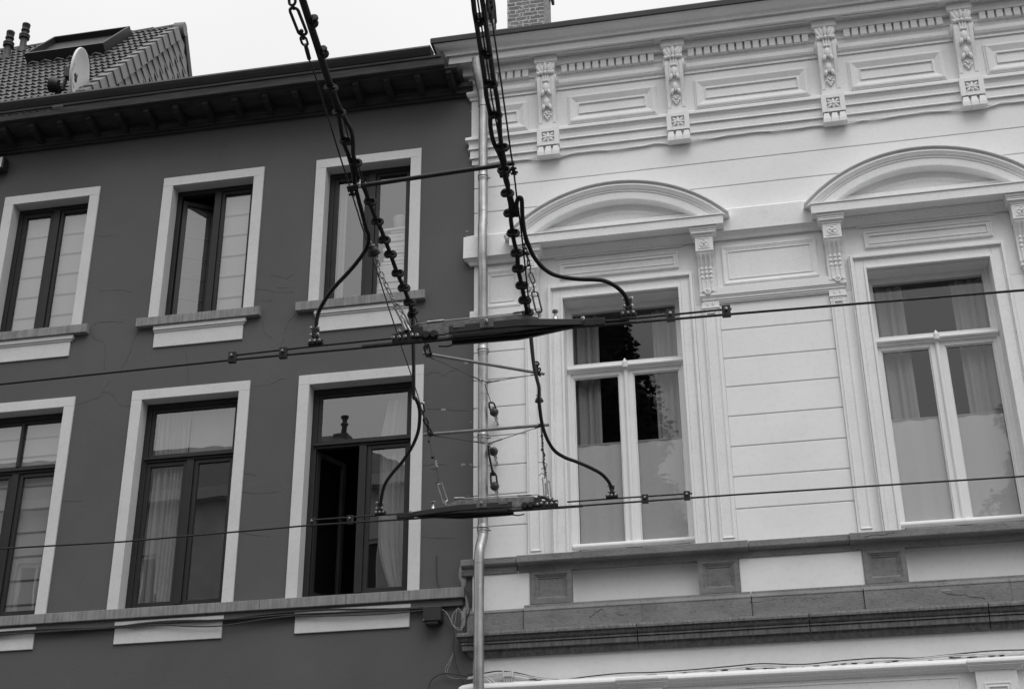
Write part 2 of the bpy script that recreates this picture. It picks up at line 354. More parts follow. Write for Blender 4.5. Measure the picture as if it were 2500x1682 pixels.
# flaked paint patches and bare mortar by the corner
fp = MB()
for (px, py, r) in [(1138, 887, 7), (1082, 1000, 8), (1131, 1134, 8), (1150, 1134, 5), (1150, 1030, 3), (1140, 565, 5), (1142, 577, 5), (1145, 600, 4), (1150, 272, 4), (1145, 640, 3), (1142, 1210, 3)]:
    c = at(px, py, DIST); m_ = r / 225.0
    ps = [(c.x + m_ * random.uniform(.5, 1.1) * math.cos(a), -0.0015, c.z + 0.6 * m_ * random.uniform(.4, 1.1) * math.sin(a)) for a in [k * math.pi / 4.5 for k in range(9)]]
    fp.add(ps, [tuple(range(9))])
fp.build('flaked_paint', material('flaked_paint_ground', 0.24, 0.9, 0.1, 20), DH)
mp_ = MB()
for (px, py, a, b) in [(1128, 1400, .035, .1), (1132, 1418, .03, .08), (1140, 1395, .04, .04), (1140, 1475, .015, .1), (1133, 1500, .03, .09), (1131, 1530, .025, .08)]:
    c = at(px, py, DIST); mp_.ell((c.x, -0.0, c.z), a, .02, b, random.uniform(-.2, .2), 9, 6)
mp_.build('mortar_patches', 'mortar', DH)

# surrounds, sills, aprons of the dark house
for i, (a, b) in enumerate(UPX):
    oa, ob = a - .122, b + .122; zt_, zi = 10.64, 10.524
    f = MB(); x0, x1, xi0, xi1 = X(oa, SP), X(ob, SP), X(a, SP), X(b, SP); z0, z1, z2 = 8.72, Z(zi, SP), Z(zt_, SP)
    f.box(x0, xi0, -SP, .14, z0, z1).box(xi1, x1, -SP, .14, z0, z1).box(x0, x1, -SP, .14, z1 + .0005, z2)
    f.build('window_surround', 'surround', DH, bevel=.003)
    MB().bA(a - .265, b + .195, 8.706, 8.812, .068, -0.1).build('window_sill', 'sillstone', DH, bevel=.006)
    ap = MB(); c0, c1 = a - .025, b + .02
    ap.bA(c0, c1, 8.422, 8.61, .018).bA(c0 - .012, c1 + .012, 8.61, 8.64, .03).bA(c0 - .022, c1 + .022, 8.64, 8.69, .045)
    ap.build('sill_apron', 'surround', DH, bevel=.004)
for i, (a, b) in enumerate(LOX):
    f = MB(); x0, x1, xi0, xi1 = X(a - .122, SP), X(b + .122, SP), X(a, SP), X(b, SP); z0, z1, z2 = 5.42, Z(7.80, SP), Z(7.914, SP)
    f.box(x0, xi0, -SP, .14, z0, z1).box(xi1, x1, -SP, .14, z0, z1).box(x0, x1, -SP, .14, z1 + .0005, z2)
    f.build('window_surround', 'surround', DH, bevel=.003)
    ap = MB(); c0, c1 = a - .005, b + .03
    ap.bA(c0, c1, 5.12, 5.31, .02)
    ap.bA(c0 - .01, c1 + .01, 5.31, 5.35, .047)
    ap.build('sill_apron', 'surround', DH, bevel=.004)
ls = MB()
for a, b in ((-14.5, -7.417), (-7.413, -5.1), (-5.097, -4.2), (-4.197, -3.01)): ls.bA(a, b, 5.382, 5.484, .075, -.1)
ls.build('long_sill', 'sillstone', DH, bevel=.005)
MB().bA(-14.5, -3.02, 5.30, 5.379, .042).build('sill_moulding', 'darkwall', DH, bevel=.004)

# eaves: gutter, board, soffit, brackets, frieze moulding
ev = MB()
gt = [(-.50, Z(12.06, .5)), (-.515, Z(12.06, .5) + .012), (-.5, Z(12.06, .5) + .02), (-.46, Z(12.06, .5) + .01), (-.44, 11.55), (-.47, Z(11.985, .47)), (-.49, Z(12.0, .49))]
ev.prism([(-.525, Z(12.055, .525)), (-.51, Z(12.075, .51)), (-.33, 11.69), (-.33, 11.56), (-.475, 11.56), (-.505, 11.60)], -14.2, XC - .405)
ev.build('gutter', 'gutter', DH)
MB().box(-14.2, XC - .255, -.455, -.40, Z(11.765, .45), 11.558).box(-14.2, XC - .29, -.47, -.455, 11.52, 11.555).build('fascia_board', 'eavewood', DH, bevel=.006)
MB().box(-14.2, XC - .12, -.40, 0.0, 11.395, 11.42).box(-14.2, XC - .26, -.399, .3, 11.42, 11.55).build('eaves_soffit', 'eavewood', DH)
fm = MB().prism([(-.11, Z(11.47, .11)), (-.115, Z(11.41, .11)), (-.085, Z(11.385, .085)), (-.075, Z(11.325, .075)), (-.05, Z(11.315, .05)), (-.045, Z(11.275, .045)), (0, Z(11.272, 0)), (0, 11.395), (-.11, 11.395)], -14.2, XC - .005)
fm.build('eaves_moulding', 'eavewood', DH)
k = 0; xa = -8.915 - 5 * .3765
while xa < -3.2:
    x = X(xa, .37)
    MB().prism([(-.385, 11.394), (-.385, 11.34), (-.36, 11.325), (-.33, 11.30), (-.13, 11.27), (-.10, 11.28), (-.10, 11.394)], x + .002, x + .068).build('eaves_bracket', 'bracketwood', DH, bevel=.004)
    xa += .3765

# --- windows of the dark house
def frame_rect(mb, x0, x1, z0, z1, t, y0, y1):
    mb.box(x0, x0 + t, y0, y1, z0, z1).box(x1 - t, x1, y0, y1, z0, z1).box(x0 + t, x1 - t, y0 + .0005, y1 - .0005, z0, z0 + t).box(x0 + t, x1 - t, y0 + .0005, y1 - .0005, z1 - t, z1)
def pane(par, x0, x1, z0, z1, y, mat):
    return MB().add([(x0, y, z0), (x1, y, z0), (x1, y, z1), (x0, y, z1)], [(0, 1, 2, 3)]).build('pane', mat, par)
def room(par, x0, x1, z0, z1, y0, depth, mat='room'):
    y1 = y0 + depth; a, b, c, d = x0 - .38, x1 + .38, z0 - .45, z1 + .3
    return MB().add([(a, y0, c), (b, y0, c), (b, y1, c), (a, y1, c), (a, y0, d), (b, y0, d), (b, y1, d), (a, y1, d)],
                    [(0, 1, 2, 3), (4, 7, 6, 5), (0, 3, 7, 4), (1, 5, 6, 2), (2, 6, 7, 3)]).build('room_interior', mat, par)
FW = .14
kF = (DIST + FW) / DIST
def rotsash(par, xh, zl, zh, width, ang, mat='darkwood', side=1):
    """a sash swung into the room about its hinge at xh"""
    o = empty_part('open_sash', par, (xh, FW + .03, 0)); o.rotation_euler = (0, 0, ang)
    m = MB(); t = .055; frame_rect(m, 0, width, zl, zh, t, 0, .045)
    f = m.build('sash_frame', mat, o, bevel=.004)
    pane(o, t, width - t, zl + t, zh - t, .02, 'glassL')
    return o
def empty_part(name, par, loc):
    # a part with pieces: its own mesh would be its hinge strip
    m = MB().box(-.004, .004, -.004, .004, 0, .01)
    me_o = bpy.data.objects.new(name, None); COL.objects.link(me_o); me_o.parent = par; me_o.location = loc; return me_o
UW = []
for i, (a, b) in enumerate(UPX):
    x0, x1 = X(a, SP), X(b, SP); z0, z1 = 8.80, Z(10.524, SP); xm = (x0 + x1) / 2
    m = MB(); frame_rect(m, x0, x1, z0 - .06, z1, .055, FW, FW + .07)
    m.box(xm - .028, xm + .052, FW - .008, FW + .06, z0 - .05, z1 - .055)
    wd = m.build('window', 'darkwood', DH, bevel=.004)
    zt2 = z1 - .045; tt = .05
    for s, (p, q) in enumerate(((x0 + .055, xm - .029), (xm + .053, x1 - .055))):
        if i == 1 and s == 0:
            op = rotsash(wd, p + .012, z0 - .03, zt2 - .055, .40, R(33)); SASH2 = op; continue
        m = MB(); frame_rect(m, p, q, z0 - .05, zt2 - .012, tt if s == 0 else .04, FW + .012, FW + .055)
        m.build('sash', 'darkwood', wd, bevel=.004)
        t = tt if s == 0 else .04
        pane(wd, p + t, q - t, z0 - .05 + t, zt2 - .012 - t, FW + .035, 'glassL')
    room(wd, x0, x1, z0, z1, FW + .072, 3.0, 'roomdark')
    UW.append((x0, x1, xm, z0, z1)); WD = wd
LW = []; WDU = WD
for i, (a, b) in enumerate(LOX):
    x0, x1 = X(a, SP), X(b, SP); z0, z1 = 5.47, Z(7.80, SP); xm = (x0 + x1) / 2 + .005
    zb, zt_ = Z(7.015, -FW) + .035, Z(7.135, -FW) - .03
    m = MB(); frame_rect(m, x0, x1, z0, z1, .06, FW, FW + .07)
    m.box(x0 + .06, x1 - .06, FW - .006, FW + .06, zb, zt_).box(x0 + .03, x1 - .03, FW - .03, FW - .006, zt_ - .03, zt_ - .005)
    m.box(xm - .035, xm + .045, FW - .008, FW + .06, z0 + .06, zb)
    wd = m.build('window', 'darkwood', DH, bevel=.004)
    m = MB(); frame_rect(m, x0 + .06, x1 - .06, zt_, z1 - .06, .035, FW + .012, FW + .055); m.build('transom_light', 'darkwood', wd, bevel=.004)
    if i == 0: MB().box(xm - .015, xm + .02, FW + .0, FW + .05, zt_ + .03, z1 - .09).build('glazing_bar', 'darkwood', wd)
    pane(wd, x0 + .095, x1 - .095, zt_ + .035, z1 - .095, FW + .035, 'glassL')
    for s, (p, q) in enumerate(((x0 + .06, xm - .036), (xm + .046, x1 - .06))):
        if i == 2 and s == 0:
            SASH3 = rotsash(wd, p + .012, z0 + .07, zb - .01, q - p, R(68)); continue
        m = MB(); frame_rect(m, p, q, z0 + .06, zb, .045, FW + .012, FW + .055); m.build('sash', 'darkwood', wd, bevel=.004)
        pane(wd, p + .045, q - .045, z0 + .105, zb - .045, FW + .035, 'glassL')
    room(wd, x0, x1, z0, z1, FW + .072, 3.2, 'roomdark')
    LW.append((x0, x1, xm, z0, z1, zb, zt_))

# blinds and curtains behind the panes of the dark house (things of their own)
def blind(x0, x1, z0, z1, y, label, step=.27, off=.1, parent=None):
    m = MB(); m.box(x0, x1, y, y + .004, z0, z1)
    o = m.build('roman_blind', 'blind'); tag(o, label, 'blind', 'roman blinds of the dark house')
    s = MB(); z = z0 + off
    while z < z1 - .02: s.box(x0, x1, y - .010, y - .001, z, z + .014); z += step
    s.build('seam_rods', material('blind_seam', .16, .8), o); return o
def curtain(name, x0, x1, z0, z1, y, label, folds=7, amp=.02, mat='net', cat='curtain', group=None, taper=0.0, shape=None):
    nx, nz = folds * 10, 24; vs = []
    for j in range(nz + 1):
        t = j / nz; z = z1 + (z0 - z1) * t
        for i in range(nx + 1):
            u = i / nx; l, r = (x0, x1) if shape is None else shape(t)
            ph = 2 * math.pi * folds * (u + .05 * math.sin(3 * u * math.pi + t))
            vs.append((l + (r - l) * u, y + amp * math.sin(ph) + amp * .4 * math.sin(2.3 * ph + 1), z))
    fs = [(j * (nx + 1) + i, j * (nx + 1) + i + 1, (j + 1) * (nx + 1) + i + 1, (j + 1) * (nx + 1) + i) for j in range(nz) for i in range(nx)]
    o = MB().add(vs, fs, True).build(name, mat); return tag(o, label, cat, group)
x0, x1, xm, z0, z1 = UW[0]
blind(x0 + .10, xm - .03, z0 - .1, z1 - .06, .225, 'pale blind behind the left pane of the top left window')
blind(xm + .06, x1 - .06, z0 - .1, z1 - .06, .225, 'pale blind behind the right pane of the top left window')
x0, x1, xm, z0, z1 = UW[1]
blind(xm + .07, x1 - .05, z0 - .1, z1 - .09, .225, 'pale blind in the closed right half of the half-open upper window')
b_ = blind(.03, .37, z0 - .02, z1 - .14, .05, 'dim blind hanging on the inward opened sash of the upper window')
b_.data.materials[0] = cloth_mat('blind_painted_shade', .15, .05, 40)  # shade on the opened sash is put into a darker cloth colour
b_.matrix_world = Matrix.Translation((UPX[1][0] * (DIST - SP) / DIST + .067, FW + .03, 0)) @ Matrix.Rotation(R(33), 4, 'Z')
x0, x1, xm, z0, z1 = UW[2]
curtain('curtain', x0 + .08, x0 + .19, z0 - .1, z1 - .1, .24, 'narrow white curtain at the left edge of the upper window nearest the downpipe', 2, .015)
MB().box(x0 + .15, x1 - .1, .25, .40, z0 - .1, z0 + .10).build('room_ledge', 'surround', WDU)
st = empty('plate_stack', 'tall stack of white plates and trays standing on the ledge inside the upper window', 'plates')
m = MB(); zz = z0 - .1
random.seed(3)
while zz < z0 + .93:
    h = random.uniform(.02, .05); l_ = random.uniform(.27, .36) - (.1 if zz > z0 + .55 else 0)
    m.box(x1 - .11 - l_, x1 - .075, .25 + random.uniform(0, .02), .42, zz, zz + h * .8); zz += h
m.build('stacked_plates', material('white_crockery', .78, .4), st)
o = MB().box(x1 - .42, x1 - .075, .245, .43, zz + .0, zz + .028).build('tray', material('white_tray', .7, .4), st)
o = MB().lathe([(.075, 0), (.088, .08), (.098, .15), (.1, .16), (.093, .162), (.085, .05)], (x1 - .19, .34, zz + .03)).build('storage_tub', material('frosted_plastic', .5, .4))
tag(o, 'rounded pale plastic tub on top of the white stack inside the window', 'tub')
x0, x1, xm, z0, z1, zb, zt_ = LW[0]
blind(x0 + .08, x1 - .08, zt_ + .02, z1 - .08, .225, 'pale blind behind the top light of the lower left window', .22, .14)
blind(xm + .05, x1 - .08, z0 - .02, zb, .225, 'pale blind in the right casement of the lower left window', .265, .2)
blind(x0 + .08, xm - .05, z0 - .02, zb, .225, 'pale blind in the left casement of the lower left window', .265, .2)
x0, x1, xm, z0, z1, zb, zt_ = LW[1]
curtain('curtain', x0 + .1, x0 + .48, zt_, z1 - .08, .24, 'gathered net curtain at the left of the middle top light', 9, .022)
curtain('curtain', x0 + .48, x1 - .08, zt_, z1 - .08, .26, 'smooth net curtain at the right of the middle top light', 2, .006)
curtain('curtain', x0 + .1, xm - .04, z0 - .0, zb, .24, 'long pleated net curtain in the left casement of the lower middle window', 8, .025)
x0, x1, xm, z0, z1, zb, zt_ = LW[2]
curtain('curtain', x0 + .75, x1 - .08, zt_, z1 - .15, .25, 'white curtain top at the right of the lower window by the downpipe', 5, .02, shape=lambda t: (x0 + .80 - .09 * t, x1 - .08))
curtain('curtain', xm + .15, x1 - .08, z0, zb, .25, 'white curtain drawn aside at the right of the lower window by the downpipe', 4, .022,
        shape=lambda t: (xm + .16 + (.0 if t < .6 else (t - .6) ** 1.5 * .75), x1 - .08))

# ------------------------------------------------------------------ tiled roof of the dark house (springs from the gutter, gable to the right)
XG = -7.9; RS = 1.224; RZ0 = 11.975          # z = RZ0 + RS * y
RIDGE_Y = 2.40
def roofpt(x, sdist, h=0.0):
    """sdist up the slope from the eaves line y = -0.42, h above the slope"""
    c = 1 / math.sqrt(1 + RS * RS); y = -.42 + sdist * c - h * RS * c; z = RZ0 + RS * (-.42) + sdist * RS * c + h * c
    return (x, y, z)
SLEN = (RIDGE_Y + .42) * math.sqrt(1 + RS * RS)
MB().add([roofpt(-14, 0), roofpt(XG - .03, 0), roofpt(XG - .03, SLEN), roofpt(-14, SLEN), (-14, 4.2, 11.7), (XG - .03, 4.2, 11.7)], [(0, 1, 2, 3), (3, 2, 5, 4)]).build('roof_deck', 'anthra', DH)
tm = MB(); CW, CH = .18, .205
nrow = int(SLEN / CH)
ncol = int((12.3 - 7.98) / CW)
for c in range(ncol):
    xr = XG - .02 - c * CW; 
    for r in range(nrow + 1):
        s0 = r * CH; s1 = min(s0 + CH + .05, SLEN)
        prof = []
        for k in range(15):
            u = k / 14
            hgt = .017 * math.sin(4 * math.pi * (u - .06)) + (.014 if u > .85 else 0)
            prof.append((u, hgt))
        vs = []
        for (u, hg) in prof: vs.append(roofpt(xr - CW + u * CW, s0, .048 + hg))
        for (u, hg) in prof: vs.append(roofpt(xr - CW + u * CW, s1, .016 + hg))
        for (u, hg) in prof: vs.append(roofpt(xr - CW + u * CW, s0, .02 + hg))
        n = 15
        tm.add(vs, [(i, i + 1, n + i + 1, n + i) for i in range(n - 1)], True)
        tm.add(vs, [(2 * n + i, 2 * n + i + 1, i + 1, i) for i in range(n - 1)])
tm.build('roof_tiles', 'tile', DH)
rt = MB()
for c in range(18):
    x = XG - .1 - c * .34; p = roofpt(x, SLEN, .0)
    rt.tube([(x, p[1], p[2]), (x - .36, p[1], p[2] - .0)], [.07, .058], 10)
    rt.ell((x - .01, p[1], p[2] + .065), .022, .022, .022)
rt.build('ridge_tiles', 'tile', DH)
gp = roofpt(XG, SLEN, .0)
# gable: wall, hung slates, verge tiles, corner flashing
YB = 3.0; ZB = gp[2]
MB().add([(XG - .02, -.3, 11.69), (XG - .02, gp[1] + .1 + (ZB - 11.69) / 1.8, 11.69), (XG - .02, gp[1] + .12, ZB + .02), (XG - .02, gp[1], ZB + .03), (XG - .02, -.35, RZ0 + RS * -.35)], [(0, 1, 2, 3, 4)]).build('gable_wall', 'slate', DH)
gs = MB(); SW = .27; SHH = .165
def inside(y, z): return z + .15 < RZ0 + RS * (y - .08) + .02 and z + .2 < ZB + .02 and z + .12 < ZB - 1.8 * (y + .02 - gp[1] - .1)
r = 0; z = 11.6
while z < ZB + .2:
    y = -.3 - (SW / 2 if r % 2 else 0)
    while y < YB + 2:
        if inside(y, z):
            # pointed slate hanging from above: diagonal-lower edges
            o = XG + .006 + .0
            q = [(o + .032, y + SW * .38, z - .15), (o + .022, y + SW * .5, z - .06), (o + .010, y + SW * .5, z + .14), (o, y, z + .20), (o + .010, y - SW * .5, z + .14), (o + .026, y - SW * .5, z + .02)]
            q2 = [(a - .016, b, c) for a, b, c in q]
            gs.add(q + q2, [(0, 1, 2, 3, 4, 5), (0, 6, 7, 1), (5, 11, 6, 0), (1, 7, 8, 2), (4, 10, 11, 5)])
        y += SW
    z += SHH; r += 1
gs.build('hung_slates', 'slate', DH)
vt = MB()
for c in range(int(SLEN / .235)):
    s0 = c * .235; s1 = s0 + .25
    a = [roofpt(XG + .070, s0, .085), roofpt(XG + .05, s1, .06), roofpt(XG + .05, s1, -.12), roofpt(XG + .070, s0, -.105)]
    b = [(x - .13, y, zz) for x, y, zz in a]
    vt.add(a + b, [(0, 1, 2, 3), (0, 4, 5, 1), (0, 3, 7, 4), (3, 2, 6, 7)])
vt.build('verge_tiles', 'slate', DH, bevel=.006)
rc = MB().tube([(XG + .05, gp[1] + .04, ZB + .0), (XG - .1, gp[1] + .02, ZB + .0)], [.105, .10], 14); rc.build('ridge_end_cap', 'slate', DH)
MB().obox((XG - .01, gp[1] + .1 + 1.0 / 1.8, ZB - 1.0), (.045, 0, 0), Vector((0, .05, .028)), Vector((0, -1 / 1.8, 1.0)).normalized() * 1.15).build('rear_verge', 'gutter', DH)
# skylight upstand and frame
c_ = 1 / math.sqrt(1 + RS * RS)
def rp(x, y, h):  # on the roof plane at depth y, h vertical
    return Vector((x, y - h * RS * c_, RZ0 + RS * y + h * c_))
def roofhit(px, py):
    d = RG2 * ((px - 1250) / FPX) - UP2 * ((py - 841) / FPX) + FWD
    z0 = RZ0 + .06; t = (z0 - RS * DIST - CAMZ) / (d.z - RS * d.y)
    return Vector((d.x * t, -DIST + d.y * t, CAMZ + d.z * t))
ka, kb, kc = roofhit(73.9, 153.2), roofhit(257.7, 132.3), roofhit(326.1, 87.6)
sk = MB(); xA, xB, yA, yB_ = ka.x, (kb.x + kc.x) / 2, (ka.y + kb.y) / 2 , kc.y; H_ = .19; t = .03
def wallpiece(a, b, wdt, h0, h1):
    a = Vector(a); b = Vector(b)
for (a0, a1, b0, b1) in ((xA, xB, yA, yA + t), (xA, xB, yB_ - t, yB_), (xA, xA + t, yA + t, yB_ - t), (xB - t, xB, yA + t, yB_ - t)):
    vs = [rp(x, y, h) for h in (0.0, H_) for x, y in ((a0, b0), (a1, b0), (a1, b1), (a0, b1))]
    sk.add(vs, [(0, 3, 2, 1), (4, 5, 6, 7), (0, 1, 5, 4), (1, 2, 6, 5), (2, 3, 7, 6), (3, 0, 4, 7)])
skl = sk.build('skylight', 'anthra', DH, bevel=.003)
vs = [rp(x, y, h) for h in (0.0, .1) for x, y in ((xA + t, yA + t), (xB - t, yA + t), (xB - t, yB_ - t), (xA + t, yB_ - t))]
MB().add(vs, [(4, 5, 6, 7)]).build('roof_glass', 'gutter', skl)
fs_ = MB()
for i_ in range(7):
    x = xA + .05 + i_ * .19; fs_.tube([rp(x, yA - .02, .05), rp(x + .08, yA - .05, .08), rp(x + .17, yA - .05, .05)], .012, 6)
fs_.build('lead_apron', 'sheet', skl)
# vent terminals
def vent(px, py, label):
    o = None
    d = RG2 * ((px - 1250) / FPX) - UP2 * ((py - 841) / FPX) + FWD
    t = (RZ0 - RS * DIST - CAMZ) / (d.z - RS * d.y); b = Vector((d.x * t, -DIST + d.y * t, CAMZ + d.z * t))
    v = empty('vent_terminal', label, 'roof vent', 'vent terminals on the tiled roof'); v.location = b
    m = MB().lathe([(.20, -.16), (.17, .06), (.105, .16), (.095, .18), (.095, .50)], (0, 0, 0)); m.build('base_pipe', 'plastic', v)
    m = MB().lathe([(.095, .48), (.15, .50), (.15, .53), (.10, .54), (.15, .57), (.155, .62), (.10, .64), (.085, .70), (.085, .76), (.12, .77), (.12, .81), (.09, .82), (.09, .86)], (0, 0, 0)); m.build('collar', 'plastic', v)
    m = MB().lathe([(.04, .84), (.04, .98), (.015, 1.0)], (0, 0, 0))
    for k in range(12):
        a = 2 * math.pi * k / 12; m.box(-.008, .008, -.008, .008, 0, .01) if False else m.tube([(.088 * math.cos(a), .088 * math.sin(a), .80), (.105 * math.cos(a), .105 * math.sin(a), 1.03)], .013, 6)
    m.lathe([(.085, .99), (.11, .99), (.11, 1.02), (.085, 1.02)], (0, 0, 0)); m.build('slotted_cap', 'plastic', v)
    v.scale = (.52, .52, .50); return v
vent(14, 148, 'dark vent terminal with slotted cap at the left edge of the tiled roof')
vent(53, 128, 'dark vent terminal with slotted cap standing nearer the roof skylight')
# satellite dish
DC = at(196.5, 185, DIST + .02)
DS = empty('satellite_dish', 'cream satellite dish with faded lettering seen nearly edge on above the dark gutter', 'satellite dish'); DS.location = DC
view = Vector((DC.x, DC.y + DIST, DC.z - CAMZ)).normalized()
side = view.cross(Vector((0, 0, 1))).normalized()
nrm = (side * math.cos(R(21)) - view * math.sin(R(21)) + Vector((0, 0, .10))).normalized()
m = MB(); prof = []
for k in range(9):
    r = .33 * k / 8; prof.append((max(r, .001), .07 * (r / .33) ** 2 - .07))
front = prof; back = [(max(r, .001) * 1.0 + (.0), h - .006) for r, h in prof]
m.lathe(front + [(.34, .004), (.345, -.012), (.335, -.03)] + back[::-1], (0, 0, 0), nrm, 40); m.build('dish_reflector', 'dish', DS)
hm = MB().tube([nrm * -.06, nrm * -.16, nrm * -.2 + Vector((0, 0, -.25))], .025, 10)
hm.obox(nrm * -.12, side * .05, Vector((0, .06, 0)), Vector((0, 0, .07))); hm.tube([nrm * -.2 + Vector((0, 0, -.2)), nrm * -.35 + Vector((0, .1, -.35))], .03, 10)
hm.lathe([(.09, -.05), (.1, 0), (.07, .06)], nrm * -.3 + Vector((0, -.02, -.2)), nrm)
hm.build('wall_mount', 'iron', DS)
hm = MB().tube([nrm * -.02 + Vector((0, 0, -.32)), nrm * .15 + Vector((0, 0, -.42)), nrm * .3 + Vector((0, 0, -.38))], .012, 8); hm.build('feed_arm', 'steel', DS)
# lettering set in an arc on the reflector, a letter at a time in one text mesh
up_ = (Vector((0, 0, 1)) - nrm * nrm.z).normalized(); rt_ = up_.cross(nrm).normalized()
word = 'DIGITALAND'; txt = MB()
def letter_mesh(ch, size):
    cu = bpy.data.curves.new('letter', 'FONT'); cu.body = ch; cu.size = size; cu.extrude = .0005; cu.align_x = 'CENTER'; cu.resolution_u = 3
    ob = bpy.data.objects.new('letter', cu); COL.objects.link(ob); dg = bpy.context.evaluated_depsgraph_get(); me = bpy.data.meshes.new_from_object(ob.evaluated_get(dg))
    res = ([v.co.copy() for v in me.vertices], [tuple(p.vertices) for p in me.polygons]); bpy.data.objects.remove(ob); bpy.data.curves.remove(cu); bpy.data.meshes.remove(me); return res
for i_, ch in enumerate(word):
    a = R(150 - i_ * 12.5 + 68); a = R(172 + i_ * 11)
    rad = .20; cpos = rt_ * (rad * math.cos(a)) + up_ * (-rad * math.sin(a) * -1 if False else rad * math.sin(a) * 1)
    vs, fs2 = letter_mesh(ch, .055)
    tdir = (rt_ * -math.sin(a) + up_ * math.cos(a)); odir = -(rt_ * math.cos(a) + up_ * math.sin(a))
    h = .07 * (rad / .33) ** 2 - .07 + .004
    txt.add([cpos + tdir * v.x + odir * v.y + nrm * (h + v.z) for v in vs], fs2)
txt.build('faded_lettering', 'print', DS)

# ------------------------------------------------------------------ the white house
WH = empty('white_townhouse', 'ornate white stuccoed townhouse with arched pediments and bracketed cornice', 'house')
XR = 9.0
def mould(prof, x1=XR, left=True, name='moulding', mat='whitetrim', bevel=0, closed_back=.0, xl=None, smooth=False, parent=None):
    """profile [(p, true z)] swept along the facade, mitred round the left corner"""
    m = MB(); n = len(prof); vs = []
    for p, z in prof:
        if left: vs += [(XC - p, 0.0, z), (XC - p, -p, z), (x1, -p, z)]
        else: vs += [(xl, .02, z), (xl, -p, z), (x1, -p, z)]
    fs = []
    for i in range(n - 1):
        for j in range(2): fs.append((3 * i + j, 3 * i + j + 1, 3 * i + 4 + j, 3 * i + 3 + j))
    m.add(vs, fs, smooth)
    # close top and bottom towards the wall, and the right end
    for e in (0, n - 1):
        p, z = prof[e]; xx = XC - p if left else xl
        m.add([(xx, -p, z), (x1, -p, z), (x1, .02, z), (xx, .02 if not left else 0, z)], [(0, 1, 2, 3)])
    m.add([(x1, -p, z) for p, z in prof] + [(x1, .02, prof[-1][1]), (x1, .02, prof[0][1])], [tuple(range(n + 2))])
    return m.build(name, mat, parent or WH, bevel=bevel)
def zp(p, za): return (p, Z(za, p))
# wall core and rusticated courses
WW = [(-1.963, -.743), (1.167, 2.377)]
Wz1 = 8.53
holes = [(X(a, .05), X(b, .05), 5.70, Z(Wz1, .05)) for a, b in WW] + [(X(4.30, .05), X(5.51, .05), 5.70, Z(Wz1, .05))] + [(X(a, .04), X(b, .04), 5.19, 5.59) for a, b in ((-1.945, -.738), (1.176, 2.42))]
wm = MB(); wall_with_holes(wm, XC + .001, XR, 0.0, 12.0, holes, 0.0135, .24); wm.build('wall', 'whitewall', WH)
for a, b in ((-1.96, -.72), (1.16, 2.44)): MB().box(a, b, .085, .11, 5.18, 5.60).build('spandrel_panel', 'whitewall', WH)
MB().box(XC, XC + .01, .02, 9, 0, 11.9).box(XC, XR, 9, 9.02, 0, 11.9).box(XR - .01, XR, .02, 9, 0, 11.9).build('side_walls', 'whitewall', WH)
co = MB(); gz = [10.33, 10.007, 9.69, 9.373, 9.056, 8.739, 8.42, 8.10, 7.985, 7.667, 7.354, 7.036, 6.715, 6.402, 6.075, 5.74]
gz = [10.35, 10.007, 9.69, 9.10]
def course(z0, z1, x0, x1): co.box(x0, x1, 0.0, .014, z0 + .0042, z1 - .0042)
for a, b in ((10.007, 10.36), (9.69, 10.007), (9.12, 9.69)): course(a, b, XC, XR)
segs = [(XC, X(-2.37, 0)), (X(-.338, 0), X(.775, 0)), (X(2.835, 0), X(3.905, 0)), (X(5.9, 0), XR)]
lz = [8.30, 7.985, 7.667, 7.354, 7.036, 6.715, 6.402, 6.075, 5.72]
for i in range(len(lz) - 1):
    for a, b in segs: course(lz[i + 1], lz[i], a, b)
for a, b in ((X(-2.12, 0), X(-.56, 0)), (X(.98, 0), X(2.56, 0)), (X(4.1, 0), X(5.7, 0))): co.box(a + .0, b, .002, .013, 8.56, 9.11)
for a, b in ((XC, -2.37), (-2.37, -2.12), (-.585, -.338), (-.338, .775), (.775, 1.005), (2.54, 2.835), (2.835, 3.905), (3.905, 4.14), (5.67, 5.9), (5.9, XR)):
    co.box(a, b, .001, .013, 8.30, 9.12)
    if (a, b) in ((-2.37, -2.12), (-.585, -.338), (.775, 1.005), (2.54, 2.835), (3.905, 4.14), (5.67, 5.9)): co.box(a, b, .001, .013, 5.72, 8.30)
co.build('rusticated_courses', 'whitewall', WH, bevel=.007)
# main cornice
mould([(0, Z(12.175, .42)), zp(.42, 12.171), zp(.428, 12.16), zp(.425, 12.10)], name='cornice_capping', mat='gutter')
mould([zp(.415, 12.103), zp(.40, 12.08), zp(.375, 12.03), zp(.34, 11.98), zp(.305, 11.945), zp(.29, 11.915), zp(.285, 11.90), zp(.285, 11.875), zp(.27, 11.875), zp(.267, 11.86), zp(.25, 11.858), zp(.25, 11.757),
       (.225, Z(11.757, .25)), (.225, Z(11.757, .25) + .012), (.115, Z(11.757, .25) + .012), (.115, Z(11.555, .115)), (.06, Z(11.55, .10))], name='cornice', bevel=.003)
SOF = Z(11.757, .25) + .012
mould([zp(.06, 11.57), zp(.058, 11.44), zp(.075, 11.44), zp(.075, 11.425), zp(.055, 11.40), zp(.05, 11.345), zp(.075, 11.33), zp(.08, 11.30), zp(.065, 11.26), zp(.045, 11.235), zp(.045, 11.20), zp(.028, 11.198),
       zp(.028, 10.695)], name='frieze', bevel=.0025)
mould([zp(.03, 10.705), zp(.085, 10.70), zp(.088, 10.665), zp(.07, 10.655), zp(.052, 10.60), zp(.052, 10.548), zp(.062, 10.545), zp(.06, 10.532), zp(.04, 10.53), zp(.04, 10.425), zp(.048, 10.42), zp(.045, 10.408), zp(.024, 10.405), zp(.022, 10.32), zp(.0, 10.315)], name='architrave', bevel=.0025)
